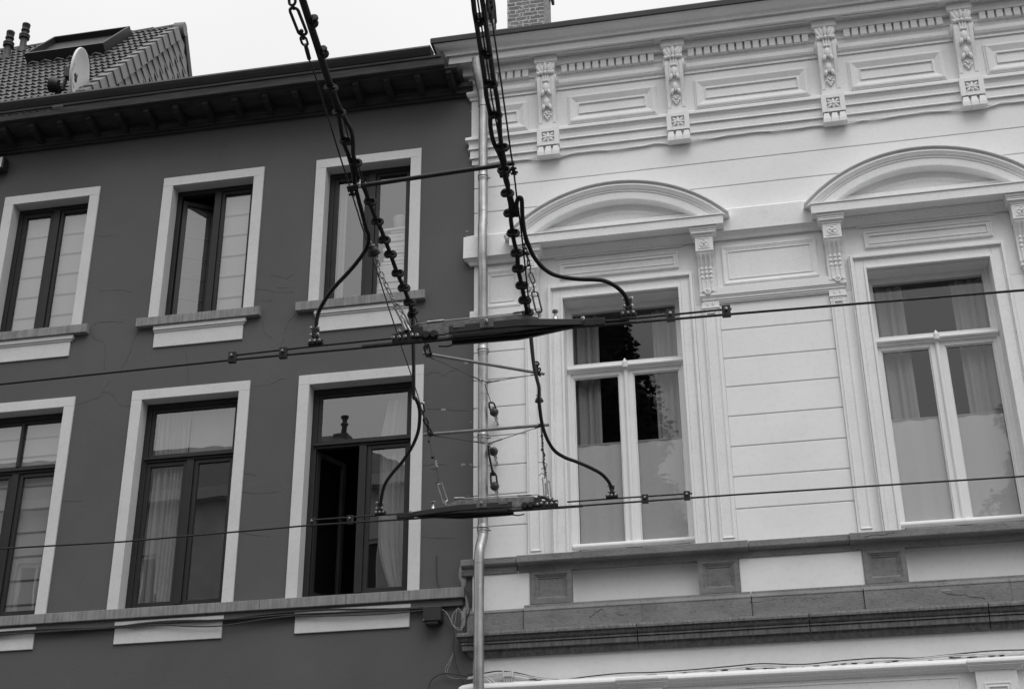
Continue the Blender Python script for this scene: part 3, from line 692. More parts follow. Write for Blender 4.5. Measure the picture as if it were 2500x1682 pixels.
CON = [-2.075, -.622, 1.056, 2.505, 4.18]
PAN = [(-2.83, -2.317), (-1.822, -.860), (-.402, .812), (1.272, 2.25), (2.70, 3.95)]
fpn = MB(); sof = MB()
for a, b in PAN:
    x0, x1, z0, z1 = X(a - .02, .03), X(b + .02, .03), Z(10.708, .03), Z(11.095, .03)
    fpn.ring_frame(x0, x1, z0, z1, [(0, .029), (.002, .040), (.018, .044), (.024, .060), (.040, .062), (.10, .036), (.122, .036), (.124, .050), (.132, .050), (.134, .032)], True)
fpn.build('frieze_panels', 'whitetrim', WH)
edges = [XC - .02] + [v for c in CON for v in (X(c - .17, .15), X(c + .17, .15))] + [XR]
for i in range(0, len(edges) - 1, 2):
    a, b = edges[i], edges[i + 1]
    for ins, h in ((.03, .012), (.055, .006)):
        y0, y1 = -.218 + ins * .6, -.118 - ins * .5
        for q in ((a + ins, b - ins, y0, y0 + .008), (a + ins, b - ins, y1 - .008, y1), (a + ins, a + ins + .01, y0 + .008, y1 - .008), (b - ins - .01, b - ins, y0 + .008, y1 - .008)):
            sof.box(q[0], q[1], q[2], q[3], SOF - h, SOF + .004)
sof.build('soffit_mouldings', 'whitetrim', WH)
xa = -2.90; DW = .0905
while xa < 3.7:
    if not any(abs(xa + .035 - c) < .165 for c in CON): MB().bA(xa, xa + .068, 11.446, 11.547, .106, .05).build('dentil', 'whitetrim', WH, bevel=.003)
    xa += DW
# consoles
def console():
    """built round x = 0 on the wall plane, then placed"""
    m = MB(); w_ = .098
    b0, b1 = Z(11.606, .17), SOF - .001
    m.box(-.132, .132, -.172, -.03, b0 + .012, b1).box(-.122, .122, -.16, -.03, b0 - .004, b0 + .012)
    P_ = [(.15, b0 - .004), (.170, b0 - .06), (.186, 11.32), (.186, 11.22), (.170, 11.10), (.142, 10.98), (.114, 10.88), (.098, 10.78), (.092, 10.70)]
    prof = [(-p, z) for p, z in P_] + [(-.03, 10.68), (-.03, b0 - .004)]
    m.prism(prof, -.058, .058)
    prof2 = [(-p - .008, z) for p, z in P_] + [(-.03, 10.68), (-.03, b0 - .004)]
    m.prism(prof2, -w_, -.06).prism(prof2, .06, w_)
    for s in (-1, 1):
        m.tube([(s * (w_ + .0), -.10, 11.26), (s * (w_ + .020), -.10, 11.26)], [.075, .068], 16); m.tube([(s * (w_ + .015), -.10, 11.26), (s * (w_ + .032), -.10, 11.26)], [.03, .022], 12)
    r0, r1 = Z(10.47, .10), Z(10.70, .10)
    m.box(-.105, .105, -.095, -.02, 10.60, 10.72)
    # lower block with sunken square
    for q in ((-.124, -.07), (.07, .124)): m.box(q[0], q[1], -.112, -.02, r0, r1)
    m.box(-.07, .07, -.112, -.02, r0, r0 + .042).box(-.07, .07, -.112, -.02, r1 - .05, r1).box(-.07, .07, -.088, -.02, r0 + .042, r1 - .05)
    t0 = Z(10.335, .10)
    for c in (-.084, 0, .084):
        m.add([(c - .026, -.105, r0 - .012), (c + .026, -.105, r0 - .012), (c + .04, -.118, t0 + .045), (c - .04, -.118, t0 + .045), (c - .041, -.118, t0), (c + .041, -.118, t0),
               (c - .026, -.03, r0 - .012), (c + .026, -.03, r0 - .012), (c + .041, -.03, t0), (c - .041, -.03, t0)],
              [(0, 1, 2, 3), (3, 2, 5, 4), (4, 5, 8, 9), (0, 3, 4, 9, 6), (1, 7, 8, 5, 2)])
    m.box(-.118, .118, -.075, -.02, t0 + .002, r0)
    body = m.build('console', 'whitetrim', WH, bevel=.003)
    l = MB()
    for k, (dx, dz, a) in enumerate(((-.078, .0, -.45), (-.045, .022, -.25), (0, .032, 0), (.045, .022, .25), (.078, .0, .45))):
        l.ell((dx, -.186, 11.375 + dz * .9), .022, .026, .064, a); l.ell((dx * 1.05, -.202, 11.305 + dz * .3), .024, .024, .026, a)
        l.ell((dx * 1.22, -.190, 11.412 + dz), .013, .020, .022, a)
    leaf = l.build('acanthus_leaf', 'whitetrim', body)
    g = MB()
    def py_(z):
        for (p0, z0), (p1, z1) in zip(P_, P_[1:]):
            if z1 <= z <= z0: return -(p0 + (p1 - p0) * (z0 - z) / (z0 - z1))
        return -.09
    for i in (-.03, 0, .03): g.tube([(i, py_(11.32) - .004, 11.32), (i * .9, py_(11.20) - .004, 11.20)], .011, 6)
    g.ell((0, py_(11.2) - .008, 11.205), .038, .014, .014)
    for z in (11.105, 10.935):
        y = py_(z) - .006
        g.ell((0, y, z + .022), .036, .030, .064); g.ell((-.036, y, z - .045), .021, .024, .042, .3); g.ell((.036, y, z - .045), .021, .024, .042, -.3)
        g.ell((0, y - .004, z - .02), .015, .02, .03)
    for dx, dz in ((-.019, .022), (.019, .022), (0, .004), (-.031, -.010), (.031, -.010), (-.015, -.034), (.015, -.034), (0, -.056)):
        z = 10.805 + dz; g.ell((dx, py_(z) - .010, z), .0175, .0175, .0175)
    g.build('fruit_garland', 'whitetrim', body)
    ro = MB(); zc = (r0 + .042 + r1 - .05) / 2
    for k in range(8):
        a = math.pi * k / 4; L_ = .036 if k % 2 == 0 else .052
        ro.ell((math.sin(a) * L_, -.098, zc + math.cos(a) * L_ * .85), .015, .014, .036 if k % 2 == 0 else .034, a)
    ro.ell((0, -.104, zc), .019, .018, .019); ro.build('rosette', 'whitetrim', body)
    return body
c0 = console()
kids = list(c0.children)
for i, c in enumerate(CON):
    o = c0 if i == 0 else c0.copy()
    if i:
        COL.objects.link(o)
        for ch in kids: d = ch.copy(); COL.objects.link(d); d.parent = o
    o.location = (X(c, .10), 0, 0)
# small painted cable run under the frieze
cb = MB()
for off in (0, .013):
    pts = []; 
    for k in range(60):
        xa = -2.70 + k * .13; z = 10.335 - off - .010 + .010 * math.sin(k * .9 + off * 80) + .004 * math.sin(k * 2.3)
        if any(abs(xa - c) < .16 for c in CON): z -= .022
        pts.append((X(xa, .012), -.014 - (.01 if off else 0), Z(z, .012)))
    cb.tube(smoothpath(pts, 3), .0065, 6)
o = cb.build('painted_cable', 'whitewall'); tag(o, 'thin pair of overpainted white cables wavering along the wall under the white cornice', 'cable')

# string band between the pediments
mould([zp(.02, 9.41), zp(.095, 9.40), zp(.098, 9.14), (.085, Z(9.14, .098)), zp(.08, 9.12), zp(.05, 9.08), zp(.04, 9.045), zp(.025, 9.03), zp(0, 9.028)], name='band_course', bevel=.004)

# pediments
def pediment(ca, name_i):
    p = .235; cx = X(ca, p); hw = X(2.305 / 2, p); zf0, zf1 = Z(9.242, p), Z(9.345, p)
    m = MB(); m.box(cx - hw, cx + hw, -p, -.05, zf0, zf1).box(cx - hw - .012, cx + hw + .012, -p - .012, -.05, zf1 + .0005, zf1 + .012)
    # segmental arch, swept profile (radial offset outward, p)
    top = Z(9.917, p); base = zf1 + .03; hwo = hw + .062; rise = top - base; Rr = (hwo ** 2 + rise ** 2) / (2 * rise); zc = top - Rr
    a0 = math.asin(hwo / Rr)
    prof = [(.012, .05), (.012, .10), (0, .237), (-.008, .237), (-.011, .205), (-.026, .195), (-.034, .212), (-.055, .220), (-.078, .206), (-.09, .20), (-.092, .19), (-.10, .188), (-.112, .188), (-.114, .178), (-.195, .178), (-.205, .176), (-.207, .05)]
    N = 56; vs = []; fs = []; n = len(prof)
    for k in range(N + 1):
        a = -a0 + 2 * a0 * k / N
        for dr, pp in prof:
            r = Rr + dr; x = cx + r * math.sin(a); z = zc + r * math.cos(a)
            vs.append((x, -pp, max(z, zf1 + .004)))
    for k in range(N):
        for i in range(n - 1): fs.append((k * n + i, (k + 1) * n + i, (k + 1) * n + i + 1, k * n + i + 1))
    m.add(vs, fs, False)
    m.add(vs[:n], [tuple(range(n))]); m.add(vs[-n:], [tuple(range(n))[::-1]])
    pd = m.build('pediment', 'whitetrim', WH, bevel=.002)
    # tympanum with a shallow inner arch line
    t = MB(); tv = []; 
    for k in range(N + 1):
        a = -a0 + 2 * a0 * k / N; r = Rr - .20; tv.append((cx + r * math.sin(a), -.055, max(zc + r * math.cos(a), zf1)))
    t.add(tv, [tuple(range(N + 1))])
    r2 = Rr - .29; a2 = math.acos(min(1, (zf1 + .01 - zc) / r2)); pr = [(.012, .055), (.010, .068), (-.004, .068), (-.012, .06), (-.03, .056)]
    vs = []; 
    for k in range(41):
        a = -a2 + 2 * a2 * k / 40
        for dr, pp in pr: vs.append((cx + (r2 + dr) * math.sin(a), -pp, zc + (r2 + dr) * math.cos(a)))
    t.add(vs, [(k * 5 + i, (k + 1) * 5 + i, (k + 1) * 5 + i + 1, k * 5 + i + 1) for k in range(40) for i in range(4)])
    t.build('tympanum', 'whitetrim', pd)
    MB().box(cx - hw + .03, cx + hw - .03, -.06, 0, Z(9.14, .0), zf0 + .001).build('bed_moulding', 'whitetrim', pd, bevel=.006)
    # frieze panel under it
    f = MB(); fx0, fx1 = cx - .63, cx + .63
    f.ring_frame(fx0, fx1, Z(8.765, .02), Z(8.95, .02), [(0, .0), (.001, .026), (.014, .03), (.022, .018), (.04, .018), (.042, .028), (.05, .028), (.052, .010)], True)
    f.box(fx0 - .06, fx1 + .06, -.02, 0, 9.0, 9.035); f.build('lintel_panel', 'whitetrim', pd)
    return pd
pediment(-1.377, 0); pediment(1.845, 1); pediment(4.95, 2)
# scrolled brackets that carry the pediments
def bracket():
    m = MB(); h0, h1 = Z(8.93, .165), Z(9.112, .165)
    for q, r_ in ((.0, .145), (.02, .138), (.035, .128)): pass
    zt_ = Z(9.242, .235)
    prof = [(-.215, zt_ - .002), (-.215, zt_ - .022), (-.205, zt_ - .03), (-.20, zt_ - .05), (-.185, zt_ - .072), (-.175, zt_ - .08), (-.175, zt_ - .10), (0, zt_ - .10), (0, zt_ - .002)]
    # mitred cap: stacked plates following the cove
    for (p0, z0_), (p1, z1_) in zip(prof[:6], prof[1:7]):
        zz0, zz1 = sorted((z0_, z1_))
        if zz1 - zz0 < .004: continue
        ex = (-min(p0, p1) - .165); m.box(-.092 - ex, .092 + ex, min(p0, p1) , -.02, zz0, zz1)
    m.box(-.092, .092, -.165, -.02, h0, zt_ - .099)
    bp = [(-.158, h0 + .01), (-.15, h0 - .02), (-.115, h0 - .075), (-.08, h0 - .16), (-.070, h0 - .25), (-.067, h0 - .36), (-.067, h0 - .435), (-.02, h0 - .435), (-.02, h0 + .01)]
    m.prism(bp, -.082, .082)
    b = m.build('pediment_bracket', 'whitetrim', WH, bevel=.003)
    r = MB(); zc = (h0 + h1) / 2 - .005
    for (x0, x1, z0, z1) in ((-.06, .06, zc + .058, zc + .064), (-.06, .06, zc - .058, zc - .052), (-.06, -.054, zc - .052, zc + .058), (.054, .06, zc - .052, zc + .058)): r.box(x0, x1, -.170, -.16, z0, z1)
    ring = [(.043 * math.cos(a), -.166, zc + .043 * math.sin(a)) for a in [2 * math.pi * k / 20 for k in range(20)]]
    r.tube(ring, .007, 6, True)
    for k in range(4): a = math.pi * k / 2 + .78; r.ell((.024 * math.cos(a), -.167, zc + .024 * math.sin(a)), .016, .008, .016)
    r.ell((0, -.172, zc), .011, .014, .011); r.build('rosette', 'whitetrim', b)
    f = MB()
    def fy(z):
        for (y0, z0), (y1, z1) in zip(bp, bp[1:7]):
            if z1 <= z <= z0: return y0 + (y1 - y0) * (z0 - z) / (z0 - z1)
        return -.062
    for dx in (-.045, 0, .045):
        f.tube([(dx, fy(z) - .003, z) for z in [h0 - .03 - .033 * k for k in range(13)]], .010, 6)
        for k, z in enumerate((h0 - .17, h0 - .215, h0 - .265)): f.ell((dx, fy(z) - .008, z), .017, .013, .024)
        f.ell((dx, fy(h0 - .30) - .004, h0 - .31), .012, .010, .03)
    f.build('bead_drops', 'whitetrim', b)
    return b
b0 = bracket(); kids = list(b0.children)
BR = [-2.317, -.443, .879, 2.76, 4.0]
for i, c in enumerate(BR):
    o = b0 if i == 0 else b0.copy()
    if i:
        COL.objects.link(o)
        for ch in kids: d = ch.copy(); COL.objects.link(d); d.parent = o
    o.location = (X(c, .165), 0, 0)
# pier panels with ledges, pilasters
PIER = [(-2.96, -2.20, True), (-.526, .957, False), (2.66, 4.09, False)]
for a, b, corner in PIER:
    m = MB()
    x0, x1 = X(a, .06), X(b, .06)
    if corner: x0 = XC - .03
    m.box(x0, x1, -.062, 0, Z(8.392, .06), Z(8.483, .06))
    for p, za0, za1 in ((.052, 8.375, 8.392), (.045, 8.35, 8.375), (.035, 8.33, 8.35), (.025, 8.315, 8.33)): m.box(x0 + (.062 - p), x1 - (.062 - p), -p, 0, Z(za0, .06), Z(za1, .06))
    xx0 = XC + .0 if corner else x0 + .0
    m.build('pier_ledge', 'whitetrim', WH, bevel=.003)
    m = MB(); ia, ib = (-2.80, -2.42) if corner else (a + .254, b - .256)
    m.ring_frame(X(ia, .02), X(ib, .02), Z(8.51, .02), Z(8.953, .02), [(0, .0), (.001, .014), (.012, .018), (.020, .014), (.05, .004), (.056, .004), (.058, .012), (.066, .012), (.07, .002)], True)
    m.build('pier_panel', 'whitetrim', WH)
    for k, c in enumerate([(-2.317)] if corner else [(a + .083), (b - .081)]):
        r = MB(); cx, cz = X(c, .07), Z(8.447, .07)
        r.tube([(cx + .026 * math.cos(t), -.068, cz + .026 * math.sin(t)) for t in [2 * math.pi * j / 16 for j in range(16)]], .010, 6, True)
        for j in range(6): t = j * math.pi / 3; r.ell((cx + .03 * math.cos(t), -.066, cz + .03 * math.sin(t)), .012, .01, .012)
        r.ell((cx, -.066, cz), .012, .012, .012); r.build('rosette', 'whitetrim', WH)
PIL = [(-2.375, -2.205), (-.512, -.335), (.772, .940), (2.672, 2.84), (3.9, 4.07)]
for a, b in PIL:
    m = MB(); x0, x1 = X(a, .03), X(b, .03)
    m.box(x0 + .006, x1 - .006, -.03, 0, 5.70, Z(8.19, .03)); m.box(x0 - .004, x1 + .004, -.045, 0, Z(8.245, .03), Z(8.262, .03)); m.box(x0, x1, -.036, 0, Z(8.262, .03), Z(8.315, .03))
    m.box(x0 + .003, x1 - .003, -.033, 0, Z(8.19, .03), Z(8.245, .03))
    m.ring_frame(x0 + .03, x1 - .03, 5.78, Z(8.23, .03), [(0, .028), (.001, .041), (.009, .041), (.014, .036), (.018, .036), (.019, .031)], False)
    m.box(x0 + .05, x1 - .05, -.046, -.03, Z(8.185, .03), Z(8.205, .03))
    for s in (.33, .66):
        c = x0 + (x1 - x0) * s; m.tube([(c, -.036, Z(8.305, .03)), (c, -.048, Z(8.275, .03))], [.012, .003], 6)
    m.build('pilaster', 'whitetrim', WH, bevel=.003)
# windows of the white house
def architrave_steps(): return
FD = .20
for i, (a, b) in enumerate(WW + [(4.30, 5.51)]):
    x0, x1 = X(a, .05), X(b, .05); zt_ = Z(Wz1, .05); zb = 5.66
    m = MB(); W_ = .165
    # architrave: nested legs and head, outer to inner
    steps = [(0, .012, .058), (.014, .030, .072), (.044, .012, .05), (.056, .085, .04), (.141, .026, .056)]
    for off, wd_, pr in steps:
        oL, oR, oT = x0 - W_ + off, x1 + W_ - off, zt_ + W_ - off
        m.box(oL, oL + wd_, -pr, 0.002, zb, oT).box(oR - wd_, oR, -pr, .002, zb, oT).box(oL + wd_, oR - wd_, -pr, .002, oT - wd_, oT)
    m.build('architrave', 'whitetrim', WH, bevel=.007, segs=3)
    off_ = x0 - X(-1.963, .05)
    # frame
    f = MB(); fy0, fy1 = FD, FD + .07
    gx0, gx1 = X(-1.868, -FD) + off_, X(-.792, -FD) + x1 - X(-.743, .05)
    ztop = Z(8.34, -FD); zt0, zt1 = Z(7.70, -FD), Z(7.745, -FD); mx = X(-1.331, -FD) + off_
    frame_y = FD
    f.box(x0 - .01, gx0, FD, fy1, 5.62, zt_ + .02).box(gx1, x1 + .01, FD, fy1, 5.62, zt_ + .02).box(gx0, gx1, FD + .001, fy1, ztop, zt_ + .02)
    f.box(x0 - .01, gx0 - .03, FD - .02, FD, 5.62, zt_ + .02).box(gx1 + .03, x1 + .01, FD - .02, FD, 5.62, zt_ + .02)
    f.box(gx0, gx1, FD - .004, fy1, Z(7.60, -FD) + .02, zt1)
    fr = f.build('window', 'whitewood', WH, bevel=.004)
    t = MB(); tz = Z(7.68, -FD)
    t.prism([(FD - .002, tz + .035), (FD - .03, tz + .03), (FD - .055, tz + .012), (FD - .062, tz - .005), (FD - .055, tz - .02), (FD - .03, tz - .03), (FD - .028, tz - .042), (FD - .002, tz - .045)], gx0 - .055, gx1 + .055)
    t.build('transom_moulding', 'whitewood', fr, bevel=.004)
    pane(fr, gx0 + .001, gx1 - .001, zt1, ztop, FD + .03, 'glassR')
    zs = Z(5.83, -FD); zst = Z(7.595, -FD)
    for s in (0, 1):
        ga, gb = (gx0, X(-1.403, -FD) + off_) if s == 0 else (X(-1.258, -FD) + off_, gx1)
        m = MB(); oa, ob = (gx0 - .0, mx - .03) if s == 0 else (mx + .03, gx1 + .0)
        # rails stand proud of the glass, stiles share the frame's face
        m.box(ga, gb, FD + .0, FD + .05, zst, zst + .05)
        if s == 0: m.box(gb, mx + .0, FD + .0, FD + .05, zs - .05, zst + .05)
        else: m.box(mx + .0005, ga, FD + .0, FD + .05, zs - .05, zst + .05)
        m.box(ga + .0, gb - .0, FD + .0, FD + .05, zs - .05, zs)
        for q in ((ga, ga + .012), (gb - .012, gb)): m.box(q[0], q[1], FD + .012, FD + .04, zs, zst)
        m.box(ga + .012, gb - .012, FD + .012, FD + .04, zst - .012, zst)
        m.build('sash', 'whitewood', fr, bevel=.004)
        pane(fr, ga + .012, gb - .012, zs, zst - .012, FD + .032, 'glassR')
        MB().prism([(FD + .01, zs + .006), (FD - .03, zs - .008), (FD - .055, zs - .028), (FD - .055, zs - .046), (FD + .01, zs - .048)], gx0 - .055 if s == 0 else mx + .001, mx - .001 if s == 0 else gx1 + .055).build('weather_bar', 'whitewood', fr, bevel=.004)
    mb = MB().tube([(mx, FD - .008, zs - .02), (mx, FD - .008, tz - .035)], .022, 14).lathe([(.026, 0), (.03, .02), (.026, .035), (.030, .045), (.028, .06), (.018, .08), (.004, .105)], (mx, FD - .05, tz - .035))
    mb.build('centre_mullion', 'whitewood', fr)
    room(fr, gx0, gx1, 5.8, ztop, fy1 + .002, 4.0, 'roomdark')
    if i == 2: continue
    wname = 'white house window beside the downpipe' if i == 0 else 'rightmost white house window'
    y = FD + .16; zc0, zc1 = 5.9, ztop + .02
    if i == 0:
        curtain('curtain', gx0 - .02, gx0 + .26, zc0, zc1, y, 'folded curtain at the left side of the ' + wname, 3, .02, 'net')
        curtain('curtain', gx1 - .26, gx1 + .02, zc0, zc1, y, 'folded curtain at the right side of the ' + wname, 3, .02, 'net')
    else:
        curtain('curtain', gx0 - .02, gx0 + .30, zc0, zc1, y, 'folded curtain at the left side of the ' + wname, 3, .02, 'net')
        curtain('curtain', gx1 - .30, gx1 + .02, zc0, zc1, y, 'folded curtain at the right side of the ' + wname, 3, .02, 'net')
    zk = Z(6.87, -FD) + .01
    for s, (ga, gb) in enumerate(((gx0 + .015, mx - .08), (mx + .08, gx1 - .015))):
        side_ = 'left' if s == 0 else 'right'
        o = curtain('cafe_curtain', ga, gb, 5.84, zk, FD + .06, 'flat voile half-curtain across the lower %s pane of the %s' % (side_, wname), 2, .004, 'cafe', 'curtain', 'voile half-curtains of the white house')
        MB().box(ga, gb, FD + .052, FD + .056, zk - .012, zk + .002).build('curtain_hem', 'net', o)
# stone sill course
def sill_seg(xa0, xa1, p, left=False, chip=0):
    m = MB(); zt_, zb = Z(5.763 if p > .12 else 5.755, p), Z(5.682, p)
    x0, x1 = X(xa0, p), X(xa1, p)
    prof = [(-p, zt_), (-p, zb + .012), (-p + .012, zb), (-p + .03, zb - .004), (-.060 if p > .12 else -.05, zb - .006), (-.055, Z(5.64, .07)), (-.048, Z(5.61, .05)), (-.046, Z(5.588, .04)), (.02, Z(5.585, .04)), (.02, zt_)]
    m.prism(prof, x0, x1); return m.build('sill_stone', 'bluestone', WH, bevel=.006)
sill_seg(-3.043, -2.487, .096, True); sill_seg(-2.483, -.250, .14); sill_seg(-.246, .688, .115); sill_seg(.692, 2.85, .14); sill_seg(2.853, 3.9, .115); sill_seg(3.9, 9, .14)
# parapet zone below: white panels, stone pedestals
pz0, pz1 = 5.20, 5.60
for a, b in ((-2.924, -2.353), (-.353, .788), (2.80, 3.9)): MB().box(X(a, .03), X(b, .03), -.03, .018, pz0, pz1).build('parapet_panel', 'whitewall', WH, bevel=.012)
for a, b in ((-2.351, -1.945), (-.738, -.354), (.789, 1.176), (2.42, 2.80), (3.9, 4.3)):
    m = MB(); x0, x1, z0, z1 = X(a, .045), X(b, .045), Z(5.266, .045), Z(5.60, .045)
    m.ring_frame(x0, x1, z0, z1, [(0, -.02), (.0005, .045), (.045, .045), (.047, .036), (.056, .036), (.072, .022), (.080, .022), (.082, .014)], True)
    m.build('pedestal', 'bluestone', WH)
# plinth with moulded top
def plinth(xa0, xa1, p, left=False):
    prof = [(-.0, Z(5.272, .03)), (-p + .022, Z(5.268, p)), (-p + .02, Z(5.245, p)), (-p + .006, Z(5.225, p)), (-p + .004, Z(5.219, p)), (-p - .004, Z(5.215, p)), (-p - .004, Z(5.205, p)), (-p, Z(5.20, p)), (-p, 4.95), (.02, 4.95), (.02, Z(5.27, .03))]
    m = MB().prism(prof, X(xa0, p), X(xa1, p)); return m.build('plinth_stone', 'bluestone', WH, bevel=.003)
plinth(-2.975, -2.42, .045); plinth(-2.416, -1.285, .075); plinth(-1.2835, -.266, .075); plinth(-.257, .753, .055); plinth(.762, 2.05, .075); plinth(2.053, 2.85, .075); plinth(2.853, 3.9, .055); plinth(3.9, 9, .075)
# string course in long stones
SPJ = [(-99, -1.345), (-1.335, .239), (.249, 1.823), (1.833, 3.41), (3.418, 9)]
SPR = [(.02, Z(5.035, .03)), zp(.118, 5.030), zp(.132, 5.012), zp(.133, 4.992), zp(.108, 4.989), zp(.108, 4.975), zp(.102, 4.955), zp(.088, 4.937), zp(.078, 4.930), zp(.094, 4.924), zp(.096, 4.914), zp(.070, 4.908), zp(.084, 4.900), zp(.082, 4.856), zp(.046, 4.851), zp(.044, 4.825), zp(.026, 4.795), zp(.02, 4.778), zp(0, 4.775)]
for a, b in SPJ:
    if a < -50: mould(SPR, x1=X(b, .09), name='string_course', mat='wornstone', bevel=.002)
    else: mould(SPR, x1=X(b, .09), left=False, xl=X(a, .09), name='string_course', mat='wornstone', bevel=.002)
sc_ = MB()
for c in ([(2108, 1312), (2130, 1306), (2165, 1303), (2190, 1296)], [(1960, 1459), (1990, 1461), (2015, 1457), (2040, 1459)], [(2300, 1446), (2330, 1452), (2352, 1451), (2380, 1458), (2410, 1460)], [(2230, 1420), (2275, 1419), (2320, 1416)],
          [(1440, 1505), (1465, 1488), (1472, 1484)], [(1500, 1494), (1520, 1500), (1540, 1496)], [(1210, 1365), (1240, 1361), (1256, 1363)], [(1430, 1370), (1470, 1366), (1540, 1360)], [(1830, 1470), (1900, 1462), (1950, 1456)]):
    q = []
    for i in range(len(c) - 1):
        for k in range(5):
            t = k / 5; q.append(at(c[i][0] * (1 - t) + c[i + 1][0] * t, c[i][1] * (1 - t) + c[i + 1][1] * t + random.uniform(-2, 2), DIST - (.141 if c[0][1] < 1400 else .076)))
    sc_.tube(q, [random.uniform(.0008, .003) for _ in q], 4)
sc_.build('stone_cracks', material('stone_crack_line', .04, .9), WH)  # plain dark grey lines for the cracks
c = at(2311, 1441, DIST - .077); MB().add([(c.x - .06, c.y, c.z), (c.x - .03, c.y, c.z + .012), (c.x + .01, c.y, c.z + .016), (c.x + .055, c.y, c.z + .004), (c.x + .03, c.y, c.z - .006), (c.x - .02, c.y, c.z - .004)], [(5, 4, 3, 2, 1, 0)]).build('pale_chip', 'mortar', WH)
# shopfront cornice at the foot of the picture
mould([zp(.0, 4.545), zp(.08, 4.53), zp(.105, 4.515), zp(.11, 4.495), zp(.10, 4.478), zp(.082, 4.47), zp(.08, 4.455), zp(.06, 4.45), zp(.045, 4.435), zp(.04, 4.42), zp(.02, 4.418), zp(.02, 3.9)], name='shop_cornice', bevel=.004)
SH = [(-1.318, .24), (1.815, .24), (4.9, .24)]
for c, h in SH:
    m = MB(); cx = X(c, .13)
    for p, zz0, zz1 in ((.150, 4.49, 4.525), (.157, 4.50, 4.515), (.138, 4.472, 4.49), (.125, 4.458, 4.472), (.112, 4.445, 4.458), (.10, 4.43, 4.445)): m.box(cx - h * .72 - p * .45, cx + h * .72 + p * .45, -p, 0, Z(zz0, p), Z(zz1, p))
    m.box(cx - .175, cx + .175, -.085, 0, 3.6, Z(4.43, .1))
    m.ring_frame(cx - .115, cx + .115, 4.10, 4.30, [(0, .084), (.001, .094), (.012, .094), (.016, .088), (.035, .088), (.036, .098), (.04, .098), (.043, .082)], True)
    m.add([(cx - .065, -.084, 4.155), (cx + .065, -.084, 4.155), (cx, -.10, 4.19), (cx, -.084, 4.155)], [(0, 1, 2)])
    m.build('shop_capital', 'whitetrim', WH, bevel=.004)
m = MB()
for a, b in ((-2.6, -1.62), (-1.0, 1.5), (2.1, 4.6)): m.ring_frame(X(a, .02), X(b, .02), 3.7, Z(4.385, .02), [(0, .019), (.001, .028), (.012, .028), (.015, .02)], False)
m.build('shop_panels', 'whitetrim', WH)
# roof of the white house, chimney stacks
MB().add([(XC - .38, -.38, 11.80), (XR, -.38, 11.80), (XR, 2.2, 12.2), (XC, 2.2, 12.2), (XC, 9, 11.7), (XR, 9, 11.7)], [(0, 1, 2, 3), (3, 2, 5, 4)]).build('roof', 'rooffar', WH)
kC = 15.0 / DIST; ch = MB(); cx0, cx1 = -2.527 * kC, -2.09 * kC
ch.box(cx0, cx1, 2.0, 2.62, 11.9, 15.4)
chm = ch.build('chimney', 'brick', WH)
MB().box(cx0 - .04, cx1 + .05, 1.96, 2.68, 15.4, 15.5).build('chimney_cap', 'gutter', chm)
MB().box(cx1 + .012, cx1 + .05, 2.45, 2.66, 14.62, 15.4).build('flue_flashing', 'gutter', chm)
fc = at(1199.5, 60, 15.2)
fl = MB().box(fc.x - .075, fc.x + .055, fc.y - .07, fc.y + .07, 11.9, fc.z + .03).build('small_stack', 'brick', WH)
MB().lathe([(.085, -.0), (.09, .02), (.075, .28), (.06, .42), (.05, .46)], (fc.x - .01, fc.y, fc.z + .03)).build('stack_pot', 'plastic', fl)
# downpipe
xp = -2.79; 
pts = [(-2.84, -.235, 11.57), (-2.84, -.235, 11.50), (-2.825, -.20, 11.36), (xp - .01, -.155, 11.20), (xp, -.13, 11.05), (xp, -.13, 10.3), (xp, -.13, 9.55), (xp, -.16, 9.40), (xp, -.165, 9.05), (xp, -.13, 8.9), (xp, -.13, 7), (xp, -.13, 6.02), (xp, -.135, 5.93), (xp - .012, -.20, 5.80), (xp - .02, -.215, 5.70), (xp - .02, -.215, 5.4), (xp - .02, -.215, 4.6), (xp - .02, -.215, 4.0), (xp - .01, -.15, 3.8), (xp - .01, -.15, .2)]
dp = MB().tube(pts, .050, 20); pipe = dp.build('downpipe', 'zinc', WH)
m = MB().tube([(-2.84, -.235, 11.6), (-2.84, -.235, 11.50), (-2.825, -.20, 11.36), (xp - .01, -.155, 11.22)], .057, 20).tube([(xp, -.13, 11.08), (xp, -.13, 11.0)], .056, 20)
m.build('pipe_elbow', 'zinc', pipe)
for za in (10.14, 8.0, 7.03, 6.05):
    z = Z(za, .13); m = MB()
    m.tube([(xp, -.13, z + .05), (xp, -.13, z + .012)], [.052, .060], 20).tube([(xp, -.13, z - .02), (xp, -.13, z + .0)], .0565, 20).tube([(xp, -.13, z - .045), (xp, -.13, z - .035)], .054, 20)
    m.tube([(xp + .055, -.13, z - .01), (xp + .08, -.13, z - .01)], .010, 8).tube([(xp, -.10, z - .01), (xp, .0, z - .01)], .008, 6)
    m.build('pipe_bracket', 'zinc', pipe)
m = MB()
for z, yy in ((9.62, .13), (9.48, .13), (7.45, .13), (7.38, .13), (5.64, .2158)): m.tube([(xp - (.02 if yy > .2 else 0), -yy, z), (xp - (.02 if yy > .2 else 0), -yy, z - .006)], .0515, 20)
m.build('pipe_seams', 'zinc', pipe)

